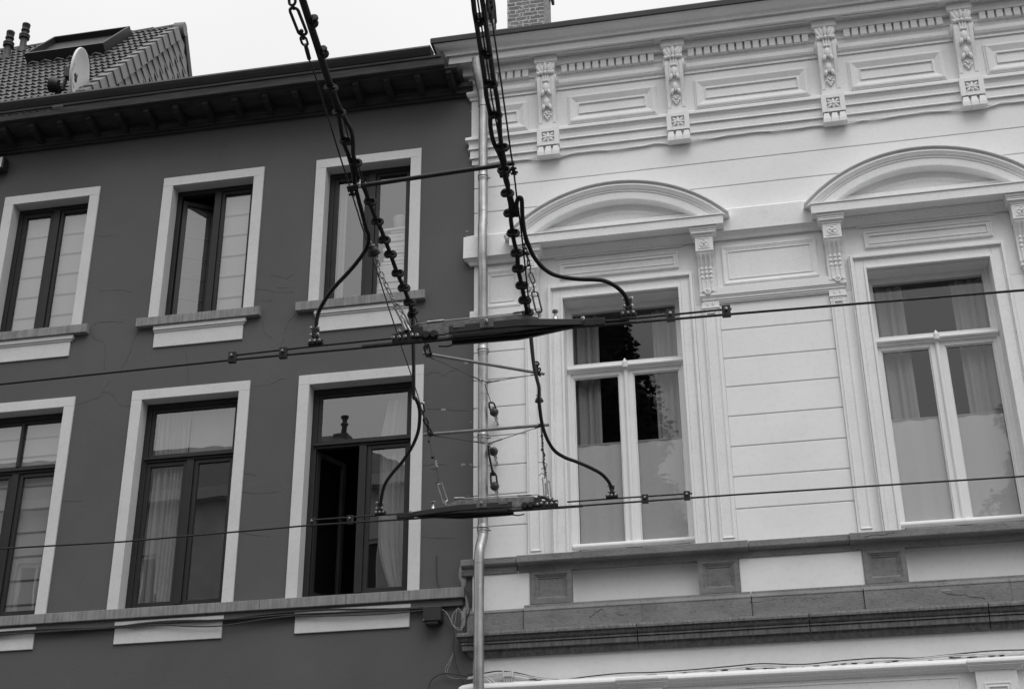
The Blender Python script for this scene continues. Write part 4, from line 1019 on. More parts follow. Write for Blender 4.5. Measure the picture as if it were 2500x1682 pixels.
# ------------------------------------------------------------------ overhead line equipment in the street
UPD, LOD = 7.19, 10.24          # distance of the two contact wires from the camera
def U(px, py): return at(px, py, UPD)
def Lw(px, py): return at(px, py, LOD)
def interp(tab, v):
    for (a, x), (b, y) in zip(tab, tab[1:]):
        if v <= b: return x + (y - x) * (v - a) / (b - a)
    return tab[-1][1]
DTAB = [(-400, 4.0), (0, 5.2), (190, 5.8), (380, 6.3), (570, 6.8), (765, 7.19), (971, 9.0), (1250, 10.24)]
def V(px, py, tab=DTAB): return at(px, py, interp(tab, py))
def ball_(mb, c, r): return mb.ell(c, r, r, r, 0, 10, 6)
def bolts(par, pts, r=.010, name='bolt'):
    for p in pts: MB().lathe([(r, 0), (r, .012), (r * .5, .013), (r * .5, .02)], Vector(p) + Vector((0, -.006, 0)), (0, -1, 0), 6, False).build(name, 'steel', par)
def contact_wire(name, label, fn, pts, bars, clamps, r):
    P = [fn(*p) for p in pts]
    z = sum(p.z for p in P) / len(P)
    o = MB().tube(P, r, 8).build('contact_wire', 'iron'); tag(o, label, 'contact wire', 'tram contact wires')
    for bp in bars: MB().tube([fn(*q) for q in bp], r * .9, 8).build('splice_bar', 'iron', o)
    for (x, y) in clamps:
        c = fn(x, y); h = r * 5.2
        cl = MB().box(c.x - h * .62, c.x + h * .62, c.y - .014, c.y + .014, c.z - h * 1.05, c.z + h * .75).build('splice_clamp', 'iron', o, bevel=.003)
        bolts(cl, [c + Vector((0, -.010, 0))], r * 1.25)
    return o
cw1 = contact_wire('contact_wire', 'nearer black tram contact wire crossing the picture through the larger section insulator', U,
             [(-500, 988), (0, 938), (562, 879), (790, 858), (950, 843), (1400, 800), (1660, 778), (1785, 767), (2500, 708.5), (3000, 668)],
             [[(562, 868.5), (769, 845), (960, 826)], [(1420, 789), (1534, 779), (1786, 754)]], [(568, 871), (692, 860), (1637, 769), (1773, 758)], .0075)
cw2 = contact_wire('contact_wire', 'farther black tram contact wire low in the picture through the smaller section insulator', Lw,
             [(-500, 1368), (0, 1339), (300, 1322), (750, 1282.5), (1010, 1266), (1340, 1240), (1660, 1217), (1785, 1208), (2500, 1162.3), (3000, 1130)],
             [[(757, 1269.5), (929, 1257), (1000, 1253)], [(1385, 1225), (1494, 1217), (1690, 1204)]], [(763, 1273), (855, 1267), (1575, 1216), (1677, 1208)], .0075)
# section insulators
def section_insulator(label, fn, tipL, tipR, flip, sc):
    """a mottled plate between two splayed dark runners that meet in a bolted tip; flip: the tip points left"""
    a, b = fn(*tipL), fn(*tipR); e = (b - a); L = e.length; e.normalize()
    if flip: a, b = b, a; e = -e
    up = Vector((0, 0, 1)); yv = Vector((0, -1, 0))
    o = empty('section_insulator', label, 'section insulator', 'tram line section insulators'); o.location = a
    def q(u, h, y): return e * (u * L) + up * h + yv * y
    m = MB()
    pl = [(.05, .005), (.045, .078), (.08, .105), (.64, .118), (.74, .085), (.78, .02)]
    vs = [q(u, h, .006) for u, h in pl] + [q(u, h, -.006) for u, h in pl]; n = len(pl)
    m.add(vs, [tuple(range(n)), tuple(range(2 * n - 1, n - 1, -1))] + [(i, n + i, n + (i + 1) % n, (i + 1) % n) for i in range(n)])
    m.build('insulator_plate', 'plate', o)
    for s in (1, -1):
        m = MB(); path = [(.24, .05), (.30, .055), (.62, .06), (.70, .055), (1.0, .012)]
        zt_, zb = (.070, .030) if s > 0 else (.018, -.012)
        def sec(u, off, h0, h1): return [q(u, h0, s * off), q(u, h1, s * off), q(u, h1, s * (off - .02)), q(u, h0, s * (off - .02))]
        rows = []
        for u, off in path:
            k = (u - .62) / .38 if u > .62 else 0
            zz1 = (.060 if s > 0 else .028) * (1 - k) + .044 * k; zz0 = (.012 if s > 0 else -.022) * (1 - k) + (.006) * k
            rows += sec(u, off, zz0, zz1)
        n = len(path)
        fs = [(4 * i + j, 4 * i + (j + 1) % 4, 4 * i + 4 + (j + 1) % 4, 4 * i + 4 + j) for i in range(n - 1) for j in range(4)] + [(0, 1, 2, 3), (4 * n - 1, 4 * n - 2, 4 * n - 3, 4 * n - 4)]
        m.add(rows, fs)
        hz = .012 if s > 0 else -.022
        m.tube([q(.26, hz + .008, s * .045), q(.21, hz - .004, s * .045), q(.16, hz + .002, s * .045)], .006, 6)
        m.build('runner', 'anthra', o, bevel=.003)
    for u in (.30, .46, .60):
        m = MB().obox(q(u, .052, 0), e * .035, yv * .058, up * .012)
        if u == .46: m.obox(q(.46, .05, .058), e * .04, yv * .004, up * .028)
        m.build('cross_piece', 'sheet', o)
    m = MB(); m.add([q(.27, -.004, .05), q(.62, -.004, .055), q(.99, .012, .01), q(.99, .012, -.01), q(.62, -.004, -.055), q(.27, -.004, -.05), q(.27, .012, .05), q(.62, .014, .055), q(.99, .022, .01), q(.99, .022, -.01), q(.62, .014, -.055), q(.27, .012, -.05)], [(0, 1, 2, 3, 4, 5), (11, 10, 9, 8, 7, 6), (0, 6, 7, 1), (1, 7, 8, 2), (2, 8, 9, 3), (3, 9, 10, 4), (4, 10, 11, 5), (5, 11, 6, 0)]); m.build('dark_gap_fill', 'iron', o)  # dark filler added so no bright gap shows between the runners
    bolts(o, [q(.46, .055, .064), q(1.0, .03, .03)], .013)
    m = MB(); m.obox(q(-.01, .03, 0), e * .095, yv * .012, up * .032).obox(q(.05, .055, 0), e * .03, yv * .02, up * .035).tube([q(-.06, .05, 0), q(0, .09, 0), q(.05, .10, 0)], .014, 8)
    m.obox(q(.0, -.0, 0), e * .28 * L, yv * .01, up * .009).obox(q(1.05, .02, 0), e * .07, yv * .011, up * .022)
    m.build('end_fitting', 'iron', o, bevel=.003)
    bolts(o, [q(-.09, .03, .012), q(-.055, .03, .012), q(-.02, .03, .012), q(.02, .035, .014), q(-.06, .075, 0), q(.05, .03, .014)], .011)
    m = MB().tube([q(.04, .118, 0), q(.64, .128, 0)], .004, 6).tube([q(.10, .12, 0), q(.20, .122, 0)], .009, 8).tube([q(.6, .13, 0), q(.68, .135, 0)], .009, 8); m.build('tension_rod', 'steel', o)
    m = MB().lathe([(.016, 0), (.016, .03), (.008, .032), (.008, .055), (.018, .057), (.018, .07)], q(.84, .05, 0), up, 10); m.build('stud', 'steel', o)
    m = MB()
    for u in (.10, .145): m.lathe([(.024, 0), (.028, .02), (.02, .03)], q(u, .03, -.0), yv, 14)
    m.build('stop_disc', 'black', o)
    return o
section_insulator('larger section insulator on the nearer contact wire, mottled plate between black runners', U, (1000, 836), (1426, 797), False, 1)
section_insulator('smaller section insulator on the farther contact wire, its pointed end to the left', Lw, (1006, 1263), (1330, 1241), True, .8)

# feeder cables with their clips and terminal clamps
def clip(par, c, r, d):
    """a pair of round discs bolted round the cable"""
    d = Vector(d).normalized(); sidev = d.cross(Vector((0, 1, 0))).normalized()
    m = MB(); a = random.uniform(-.35, .35); q = (sidev * math.cos(a) + Vector((0, 1, 0)) * math.sin(a)) * .0
    for s in (-1, 1):
        m.lathe([(r * .5, -r * .30), (r * .82, -r * .30), (r * .9, -r * .1), (r * .9, r * .1), (r * .82, r * .3), (r * .5, r * .3)], c + sidev * (s * r * .42) + d * (s * r * .12), (sidev * .25 * s + Vector((0, -1, 0))).normalized(), 12, False)
    m.obox(c, sidev * r * .9, Vector((0, 1, 0)) * r * .45, d * r * .4)
    o = m.build('cable_clip', 'black', par, bevel=.002)
    if random.random() < .5: MB().lathe([(r * .16, 0), (r * .16, r * .25)], c + sidev * r * .6 + Vector((0, -r * .4, 0)), (sidev + Vector((0, -.6, .3))).normalized(), 8).build('clip_bolt', 'steel', o)
    return o
def terminal(par, fn, x, y, x2, y2, s=1.0):
    a, b = fn(x, y), fn(x2, y2); m = MB(); u = .0265 * s
    m.box(a.x - u * .75, a.x + u * .75, a.y - .016, a.y + .014, a.z - u * 1.3, a.z + u * 1.2).box(b.x - u * 1.75, b.x + u * 1.75, b.y - .012, b.y + .012, b.z - u * .6, b.z + u * .5)
    m.tube([(a.x, a.y, a.z), (b.x, b.y, b.z)], u * .6, 8); t = m.build('terminal_clamp', 'iron', par, bevel=.004)
    bolts(t, [(a.x + i * u * .85, a.y - .014, a.z + j * u) for i in (-1, 1) for j in (-.9, .9)] + [(b.x + i * u * 1.15, b.y - .012, b.z + (u * .35 if i else 0) * 0) for i in (-1, 0, 1)], .0088 * s)
def feeder(label, paths, r, clips, term, rclip=.03, group='feeder cables of the tram line'):
    o = None
    for pts in paths:
        P = smoothpath([V(*p) for p in pts], 5)
        m = MB().tube(P, r, 10)
        if o is None: o = m.build('feeder_cable', 'black'); tag(o, label, 'feeder cable', group)
        else: m.build('cable_strand', 'black', o)
    for x, y in clips:
        c = V(x, y); d = V(x + 3, y + 12) - c; clip(o, c, rclip, d)
    if term: terminal(o, *term)
    return o
feeder('left double feeder cable with black clips, looping left down to the nearer contact wire',
       [[(716, -60), (735, 0), (758, 72), (773, 118), (796, 190), (815, 245), (828, 290), (838, 345), (851, 380), (862, 420), (866, 447), (873, 478), (884, 520), (893, 556), (899.5, 572), (899, 592), (889, 616), (868, 645), (843, 673), (822, 695), (803, 718), (788, 742), (778, 762), (773, 785), (772, 803)],
        [(722, -60), (742, 0), (765, 72), (780, 118), (803, 190), (822, 245), (842, 290), (857, 318), (862, 345), (863, 380), (872, 425), (884, 450), (896, 478), (906, 505), (917, 533), (930, 560), (940, 585), (953, 620), (970, 667), (986, 703), (1000, 740), (1007, 770), (1008, 800), (1009, 843), (1010, 900), (1010, 960), (1011, 973)]],
       .0125, [(765, 52), (789, 127), (808, 215), (828, 275), (844, 343), (868, 397), (904, 492), (921, 541), (938, 586), (953, 621), (971, 667), (986, 703), (1000, 738), (1008, 764)], (U, 771, 813, 771, 836))
feeder('right double feeder cable with black clips, looping right down to the nearer contact wire',
       [[(1146, -60), (1155, 0), (1158.5, 30), (1166, 75), (1173, 121), (1183, 190), (1188, 238), (1196, 275), (1197.5, 311), (1205, 347), (1220, 379), (1228, 404), (1234, 440), (1246, 478), (1252, 505), (1247, 530), (1251, 565), (1255, 590), (1262, 618), (1265, 656), (1274, 697), (1281, 733), (1288, 766), (1294, 800), (1297, 830), (1300, 862), (1304, 895), (1311, 926), (1316, 947), (1316, 976), (1318, 1000)],
        [(1168, -60), (1177, 0), (1183, 40), (1189, 82), (1195, 121), (1204.5, 190), (1214, 244), (1219, 287), (1221, 330), (1225, 360), (1232, 395), (1232, 418), (1240, 450), (1240, 472), (1246, 500), (1246, 521)],
        [(1262, 528), (1261, 500), (1265, 485), (1271, 483), (1274, 492), (1275, 520), (1277, 543), (1281, 569), (1288, 592), (1303, 626), (1326, 654), (1356, 672), (1405, 681), (1454, 683), (1476, 686), (1500, 697), (1520, 714), (1530, 730), (1534, 745)]],
       .0125, [(1170.6, 48), (1185, 131), (1198, 206), (1209, 281), (1226, 360), (1230.5, 416), (1238.5, 472), (1245, 521), (1253, 569), (1262, 618), (1265.5, 656), (1274, 697), (1281, 733), (1288, 766)], (U, 1534.5, 743, 1534.5, 768))
def DL(px, py): return at(px, py, interp([(900, 9.0), (1250, LOD)], py))
def loopcable(label, pts, term):
    o = MB().tube(smoothpath([DL(*p) for p in pts], 6), .0135, 10).build('feeder_cable', 'black'); tag(o, label, 'feeder cable', 'feeder cables of the tram line'); terminal(o, *term)
loopcable('short black feeder loop bending left down to the farther contact wire',
     [(1007, 968), (1014, 972), (1022, 990), (1025, 1012), (1022, 1048), (1012, 1078), (998, 1104), (980, 1130), (962, 1150), (942, 1178), (933, 1205), (929, 1232)], (Lw, 928.5, 1236, 928.5, 1252, 1.0))
loopcable('short black feeder loop bending right down to the farther contact wire',
     [(1317, 990), (1321, 1022), (1327, 1048), (1338, 1076), (1354, 1100), (1378, 1116), (1405, 1126), (1436, 1139), (1466, 1155), (1484, 1173), (1493, 1190)], (Lw, 1494, 1195, 1494, 1211, 1.0))
# span wires
ST = [(-400, 4.6), (0, 5.3), (190, 5.8), (380, 6.3), (570, 6.9), (843, 9.0), (979, 11.0), (1060, 12.2)]
def wire(name, label, cat, pts, r, tab, group=None, mat='iron'):
    o = MB().tube([V(p[0], p[1], tab) for p in pts], r, 6).build(name, mat); return tag(o, label, cat, group)
sw1 = wire('span_wire', 'thin span wire hanging from the turnbuckle at the top left', 'span wire', [(748, 118), (755, 147), (771, 190), (797, 275), (829, 379), (854, 457), (889, 569), (917, 651), (948, 749), (969, 812), (979, 843), (1007, 924), (1024, 979), (1038, 1030), (1046, 1055)], .0048, ST, 'span wires across the street')
sw2 = wire('span_wire', 'thin span wire close to the right of the double feeder cable', 'span wire', [(1196, 22), (1203, 60), (1213, 130), (1222, 190), (1248, 379), (1254, 415), (1262, 485), (1272, 560), (1283, 660), (1292, 749), (1296, 775)], .0048, DTAB, 'span wires across the street')
sw3 = wire('span_wire', 'thin span wire running between the two strands of the feeder cable', 'span wire', [(1158, -60), (1166, 0), (1183, 113), (1194, 190), (1200, 237), (1210, 290), (1219, 340), (1226, 362)], .0045, DTAB, 'span wires across the street')
sw4 = wire('span_wire', 'thin span wire beside the clipped cable above the left end of the larger section insulator', 'span wire', [(838, 288), (850, 335), (880, 420), (905, 492), (925, 545), (945, 600), (1000, 738), (1022, 795)], .004, DTAB, 'span wires across the street')
# chain links and turnbuckles
def link(mb, a, b, w_, r, twist=0.0):
    """one oval link between two points"""
    a = Vector(a); b = Vector(b); d = b - a; L = d.length; d.normalize(); sx = d.cross(Vector((0, 1, 0)))
    if sx.length < .1: sx = Vector((1, 0, 0))
    sx.normalize(); sy = d.cross(sx); s = sx * math.cos(twist) + sy * math.sin(twist); c = (a + b) / 2; hl = L / 2 - w_ / 2; pts = []
    for k in range(9): t = math.pi * k / 8; pts.append(c + d * (hl + math.sin(t) * w_ / 2) + s * (math.cos(t) * w_ / 2))
    for k in range(9): t = math.pi + math.pi * k / 8; pts.append(c - d * (hl - math.sin(t) * w_ / 2 * 1) + s * (math.cos(t) * w_ / 2))
    return mb.tube(pts, r, 6, True)
def chain(name, label, cat, pts, fn, w_=.022, r=.0035, group='hanger chains of the tram line', mat='steel', step=.034):
    P = [fn(*p) for p in pts]; m = MB(); k = 0
    for a, b in zip(P, P[1:]):
        L = (b - a).length; n = max(1, round(L / step))
        for i in range(n): link(m, a + (b - a) * (i / n) - (b - a).normalized() * .004, a + (b - a) * ((i + 1) / n) + (b - a).normalized() * .004, w_, r, k * 1.4); k += 1
    o = m.build(name, mat); return tag(o, label, cat, group)
def big_link(fn, a, b, w_, r, par, name='long_link', mat='steel'):
    m = MB(); link(m, fn(*a), fn(*b), w_, r, .2); 
    q = fn(*a); e = fn(*b); u = (e - q).normalized(); m.tube([q + u * w_ * .9 - Vector((w_ * .5, 0, 0)), q + u * w_ * .9 + Vector((w_ * .5, 0, 0))], r * .7, 6)
    return m.build(name, mat, par)
tb = empty('turnbuckle', 'dark turnbuckle with long open link against the sky at the top left of the wires', 'turnbuckle')
DT = [(-400, 5.3), (0, 5.3), (150, 5.68), (400, 6.3)]
def T(px, py): return at(px, py, interp(DT, py))
m = MB(); link(m, T(712, -30), T(714, 14), .036, .0075, .2); m.build('chain_link', 'iron', tb)
m = MB().tube([T(714.5, 12), T(718, 24)], .0075, 8); link(m, T(715, 20), T(741, 86), .045, .0085, .15); m.build('long_link', 'iron', tb)
m = MB(); ball_(m, T(736, 77), .012); m.tube([T(737, 80), T(741, 97)], .008, 8); link(m, T(739, 90), T(746, 112), .034, .0065, .1); m.tube([T(745.5, 109), T(749, 122), T(755, 145)], [.010, .012, .011], 8); m.build('eye_fitting', 'iron', tb)
fk = empty('fork_shackle', 'dark forked shackle at the top of the right span wire by the small stack', 'shackle')
m = MB(); link(m, V(1193, -20), V(1196, 12), .04, .009, .3); link(m, V(1194, 2), V(1198, 26), .032, .009, .2); m.tube([V(1197, 22), V(1200, 55)], [.014, .008], 8); m.build('fork', 'iron', fk)
# wire clamps on the thin wires and the dark spreader bar
for (x, y, lab) in ((859, 470, 'rounded iron wire clamp under the left end of the dark spreader bar'), (1254, 418, 'rounded iron wire clamp under the right end of the dark spreader bar')):
    c = V(x, y); m = MB(); d = (V(x + 4, y + 12) - c).normalized(); s = d.cross(Vector((0, 1, 0))).normalized()
    m.obox(c, s * .011, Vector((0, .012, 0)), d * .024)
    for t in (-1, 1): m.tube([c + d * (.014 * t) - s * .02, c + d * (.014 * t) + s * .02], .008, 8)
    o = m.build('wire_clamp', 'iron', bevel=.003); tag(o, lab, 'clamp')
a, b = V(848, 459), V(1256, 399); b = at(1256, 399, interp(DTAB, 457) - .02); a = at(848, 459, interp(DTAB, 457) - .04)
sb = MB().tube([a, b], .0128, 14).build('spreader_bar', 'iron'); tag(sb, 'long dark spreader bar slanting between the two double feeder cables', 'spreader bar')
for (x, y) in ((878, 450), (1231, 402)):
    c = at(x, y, interp(DTAB, 455) - .05); m = MB().tube([c + Vector((0, 0, .03)), c + Vector((0, 0, -.02))], .006, 8); ball_(m, c + Vector((0, -.012, -.008)), .010)
    m.build('bar_bolt', 'steel', sb)
bx = MB().box(c.x - .03, c.x + .025, c.y, c.y + .03, c.z - .07, c.z - .005).build('bar_saddle', 'iron', sb, bevel=.006)
# bell insulators
def bell(px, py, fn, d, label, s=1.0):
    c = fn(px, py); o = empty('bell_insulator', label, 'insulator'); o.location = c; d = Vector(d).normalized()
    MB().lathe([(.006, -.03), (.012, -.028), (.014, -.018), (.022, -.014), (.030, .0), (.033, .014), (.036, .018), (.030, .016), (.012, .0), (.010, .03), (.004, .032)], (0, 0, 0), d, 18).build('bell', 'iron', o).scale = (s, s, s)
    MB().tube([-d * .03, -d * .06 + Vector((.004, 0, 0))], .006, 6).tube([-d * .035 - Vector((.02, 0, 0)), -d * .035 + Vector((.02, 0, 0))], .006, 6).tube([d * .02, d * .07], .007, 6).build('eye_bolt', 'steel', o)
bell(911, 613, V, (V(930, 668) - V(911, 613)), 'small bell insulator with bright bolts beside the left feeder loop', 1.15)
bell(1316, 975, DL, Vector((.05, 0, -1)), 'dark bell insulator threaded on the right feeder cable below the grey strut', .9)
chain('hanger_chain', 'short galvanised chain from the left bell insulator to the larger section insulator', 'chain', [(918, 634), (929, 665), (946, 703), (959, 730), (966, 745)], V)
def UU(px, py): return at(px, py, interp([(600, 6.9), (770, 7.15), (900, 7.19)], py))
o = empty('turnbuckle', 'bright galvanised turnbuckle tied to the left end of the larger section insulator', 'turnbuckle')
big_link(UU, (966, 742), (993, 793), .034, .0058, o)
MB().tube([UU(975, 758), UU(983, 766), UU(978, 772), UU(988, 780)], .004, 6).tube([UU(988, 782), UU(997, 800), UU(1002, 808)], .008, 8).tube([UU(983, 788), UU(992, 806)], .009, 8).tube([UU(960, 752), UU(964, 742), UU(972, 745)], .003, 6).build('screw_hook', 'steel', o)
o = chain('hanger_chain', 'thin hooked chain with clips from the right feeder loop down to a long ring', 'chain', [(1277, 584), (1285, 619), (1290, 636), (1291, 648)], V, .014, .003, mat='iron')
m = MB().tube([V(1284, 657), V(1286, 650), V(1291, 646), V(1296, 650), V(1294, 658), V(1294.5, 668)], .004, 6); link(m, V(1294.5, 667), V(1303, 691), .022, .0035, .2); m.tube([V(1300, 690), V(1305, 708)], .004, 6)
ball_(m, V(1284, 619), .010); ball_(m, V(1289, 620), .009); m.build('hook', 'iron', o)
o = empty('ring_link', 'long open galvanised ring standing on the larger section insulator', 'link')
big_link(V, (1304, 711), (1317, 764), .036, .0058, o); MB().tube([V(1291, 712), V(1296, 705), V(1302, 708), V(1306, 715)], .004, 6).tube([V(1316, 757), V(1317, 772)], .009, 8).build('ring_hook', 'steel', o)
# struts near the wall with their bridles and ball insulators
SD = 12.2
def Q(px, py): return at(px, py, SD)
def strut(label, a, b):
    p, q = Q(*a), Q(*b); o = MB().tube([p, q], .0155, 14).build('strut_tube', 'tube'); tag(o, label, 'strut', 'grey struts near the facade')
    e = (q - p).normalized()
    for s, c in ((1, p), (-1, q)):
        m = MB().tube([c + e * (s * .05), c + e * (s * .10)], .020, 12); m.tube([c + e * (s * .07) + Vector((0, 0, -.03)), c + e * (s * .07) + Vector((0, 0, .045))], .007, 6); m.build('tube_clip', 'iron', o)
    return o
strut('upper grey strut tube slanting down to the right in front of the downpipe', (1032.6, 862.3), (1328.7, 913))
strut('lower grey strut tube nearly level in front of the downpipe', (1033.9, 1061), (1340.4, 1036.8))
def bridle(label, L, C, Rr):
    o = MB().tube([Q(*L), Q(*C)], .0035, 6).tube([Q(*C), Q(*Rr)], .0035, 6)
    cL = Q(*C); o.tube([cL + (Q(*L) - cL) * .10, cL + (Q(*L) - cL) * .26], .0065, 8).tube([cL + (Q(*Rr) - cL) * .08, cL + (Q(*Rr) - cL) * .27], .0065, 8)
    o.tube([Q(*L), Q(*L) + (cL - Q(*L)) * .12], .0065, 8).tube([Q(*Rr), Q(*Rr) + (cL - Q(*Rr)) * .12], .0065, 8)
    b = o.build('bridle_wire', 'greycable'); tag(b, label, 'bridle')
    m = MB(); link(m, Q(C[0] - 12, C[1] - 4), Q(C[0] + 5, C[1] + 1), .032, .005, .2); link(m, Q(C[0] + 1, C[1]), Q(C[0] + 11, C[1] - 3), .026, .005, 1.2); link(m, Q(C[0] - 18, C[1] - 7), Q(C[0] - 10, C[1] - 3), .022, .004, .8)
    m.build('shackle', 'steel', b)
bridle('upper wire bridle drawn together at a shackle in front of the downpipe', (1041, 868), (1187, 934), (1310, 914))
bridle('lower wire bridle drawn together at a shackle in front of the downpipe', (1057, 1063), (1192, 1083), (1320, 1041))
def wall_ball(label, bx_, by_, chainpts, hang):
    c = at(bx_, by_, DIST - .14); o = empty('ball_insulator', label, 'insulator', 'ball insulators on the white wall'); o.location = c
    m = MB(); ball_(m, (0, 0, 0), .047); m.lathe([(.02, 0), (.03, .03), (.012, .06), (.008, .14)], (0, 0.02, 0), (0, 1, -.15), 12); m.build('ball', 'ball', o)
    MB().tube([(0, .03, -.035), (.01, .07, -.065), (.012, .14, -.07)], .010, 8).build('wall_hook', 'cable', o)
    def F(px, py): return at(px, py, interp([(chainpts[0][1], SD), (chainpts[-1][1], DIST - .2)], py))
    P = [F(*p) for p in chainpts]; m = MB().tube([p - c for p in P], hang, 8); m.build('pull_wire', 'iron', o)
    e = P[-1]; d = (P[-1] - P[-2]).normalized(); m = MB()
    if hang > .006:
        for k in range(3): link(m, e - c - d * (.10 - .035 * k), e - c - d * (.05 - .035 * k), .03, .007, .4 + k)
    s = Vector((1, 0, 0)) - d * d.x; s.normalize()
    for t in (-1, 1): m.tube([e - c + s * (.018 * t) - d * .03, e - c + s * (.028 * t) + d * .03, (s * .030 * t) + Vector((0, -.02, .0))], .009, 8)
    m.tube([e - c - s * .02 - d * .03, e - c + s * .02 - d * .03], .009, 8); m.build('shackle', 'iron', o)
wall_ball('uppermost brown ball insulator by the downpipe, at the end of the thin pull wire', 1206.5, 1006, [(1184, 937), (1186, 945), (1199.6, 985)], .004)
wall_ball('lowest brown ball insulator by the downpipe, held by a thick black rod', 1207.8, 1187, [(1192, 1086), (1194, 1110), (1201, 1145), (1204, 1158)], .011)
wall_ball('middle brown ball insulator half behind the black rod beside the downpipe', 1205, 1102, [(1193, 1084), (1196, 1090), (1200, 1097)], .006)
# chains down to the lower insulator
def H1(px, py): return at(px, py, interp([(1055, 12.15), (1240, LOD)], py))
o = chain('hanger_chain', 'hooked wire and chain hanging from the left end of the lower strut', 'chain', [(1063, 1124), (1067, 1140)], H1, .018, .0035)
MB().tube([H1(1043, 1050), H1(1048, 1076), H1(1056, 1112), H1(1063, 1126)], .0035, 6).tube([H1(1066, 1144), H1(1071, 1172)], [.006, .004], 6).tube([H1(1052, 1144), H1(1063, 1145), H1(1066, 1138), H1(1062, 1133)], .003, 6).tube([H1(1063, 1183), H1(1066, 1177), H1(1072, 1177), H1(1077, 1184)], .003, 6).build('hook_wire', 'iron', o)
m = MB(); ball_(m, H1(1047, 1077), .014); ball_(m, H1(1056, 1116), .015); ball_(m, H1(1058, 1116), .014); m.build('wire_grip', 'iron', o)
o = empty('turnbuckle', 'long thin turnbuckle link leaning on the left end of the smaller section insulator', 'turnbuckle')
big_link(H1, (1073, 1180), (1088, 1226), .042, .0055, o); MB().tube([H1(1086, 1222), H1(1090, 1238)], .007, 8).build('pin', 'steel', o)
o = chain('hanger_chain', 'twisted chain with loose wire ends hanging from the right end of the lower strut', 'chain', [(1322, 1045), (1323.5, 1064), (1325, 1098), (1328, 1112), (1327, 1130), (1331, 1148), (1332, 1162)], H1, .018, .0035, mat='iron', step=.05)
m = MB().tube([H1(1314, 1128), H1(1324, 1129), H1(1328, 1120)], .003, 6).tube([H1(1330, 1130), H1(1335, 1133), H1(1334, 1141), H1(1329, 1143), H1(1321, 1144)], .003, 6).tube([H1(1315, 1161), H1(1322, 1155), H1(1329, 1158)], .003, 6); m.build('wire_tail', 'iron', o)
m = MB()
for x, y in ((1322, 1065), (1325, 1082), (1323, 1098), (1329, 1110)): ball_(m, H1(x, y), .011)
m.build('wire_grip', 'iron', o)
o = empty('turnbuckle', 'double galvanised turnbuckle above the right end of the smaller section insulator', 'turnbuckle')
big_link(H1, (1329, 1164), (1334, 1212), .038, .0055, o); big_link(H1, (1338, 1176), (1343, 1219), .026, .0055, o); MB().tube([H1(1333, 1208), H1(1334, 1226)], .008, 8).tube([H1(1331, 1180), H1(1333, 1205)], .006, 6).build('pin', 'steel', o)
# shackle between the upper insulator and the upper strut
def H2(px, py): return at(px, py, interp([(835, 7.3), (862, SD)], py))
o = empty('shackle_link', 'small dark shackle between the larger section insulator and the upper grey strut', 'shackle')
m = MB(); link(m, at(1040, 842, 11.9), at(1047, 868, SD), .055, .011, .3); link(m, at(1038, 836, 11.9), at(1043, 850, 12), .04, .009, 1.2); m.build('shackle_bow', 'iron', o)
o = chain('hanger_chain', 'dark links joining the right feeder cable to the end of the upper grey strut', 'chain', [(1308, 884), (1313, 900), (1316, 915)], lambda x, y: at(x, y, interp([(880, 11.9), (915, SD)], y)), .045, .009, mat='iron', step=.08)
def H3(px, py): return at(px, py, interp([(980, 11.9), (1060, SD)], py))
o = chain('hanger_chain', 'dark fittings running down to the left end of the lower grey strut', 'chain', [(1029, 985), (1032, 1005), (1036, 1022), (1043, 1035), (1050, 1060)], H3, .035, .008, mat='iron', step=.07)
m = MB(); ball_(m, H3(1034, 984), .014); m.tube([H3(1029, 1000), H3(1032, 1012)], .012, 8); m.build('bright_bolt', 'steel', o)

# ------------------------------------------------------------------ cables, boxes on the facades
def facade_cables(name, label, lines, r, p, mat, fl=True):
    m = MB()
    for pts in lines: m.tube(smoothpath([at(x, y, DIST - p) for x, y in pts], 4), r, 6)
    o = m.build(name, mat); return tag(o, label, 'cable')
o = facade_cables('cable_bundle', 'dark cables tacked along the wall under the long sill of the dark house', [
    [(-20, 1544), (60, 1538), (140, 1534), (270, 1530), (350, 1520), (430, 1514), (540, 1512), (620, 1502), (700, 1494), (800, 1487), (900, 1486), (1000, 1484), (1045, 1480)],
    [(-20, 1548), (80, 1544), (180, 1538), (280, 1532), (380, 1524), (460, 1528), (540, 1527), (640, 1512), (720, 1503), (830, 1502), (950, 1497), (1045, 1488)],
    [(-20, 1552), (120, 1540), (260, 1531), (400, 1517), (520, 1514), (700, 1500), (850, 1493), (1000, 1486), (1060, 1482)]], .007, .055, 'greycable')
facade_cables('cable_coil', 'loose coil of thin pale cable at the right end of the long dark sill', [
    [(1060, 1482), (1080, 1487), (1095, 1502), (1105, 1522), (1115, 1534), (1128, 1534), (1136, 1518), (1132, 1500), (1120, 1486), (1108, 1495), (1104, 1520), (1120, 1532), (1134, 1520), (1126, 1492), (1116, 1484), (1112, 1510), (1108, 1530)],
    [(1070, 1484), (1090, 1494), (1100, 1515), (1106, 1528), (1124, 1537), (1134, 1510), (1118, 1490), (1105, 1500), (1103, 1515)]], .0024, .07, 'dullcable')
facade_cables('corner_cable', 'black cable dropping down the corner of the dark house and crossing to the white one', [
    [(1132, 1438), (1144, 1446), (1150, 1462), (1146, 1490), (1138, 1512), (1128, 1545)], [(1068, 1490), (1085, 1500), (1100, 1515), (1108, 1545), (1107, 1580), (1112, 1610), (1120, 1640), (1130, 1648), (1142, 1652)],
    [(1044, 1690), (1050, 1665), (1064, 1650), (1085, 1643), (1110, 1645), (1140, 1650)], [(1126, 1655), (1135, 1672), (1142, 1690)]], .006, .05, 'greycable')
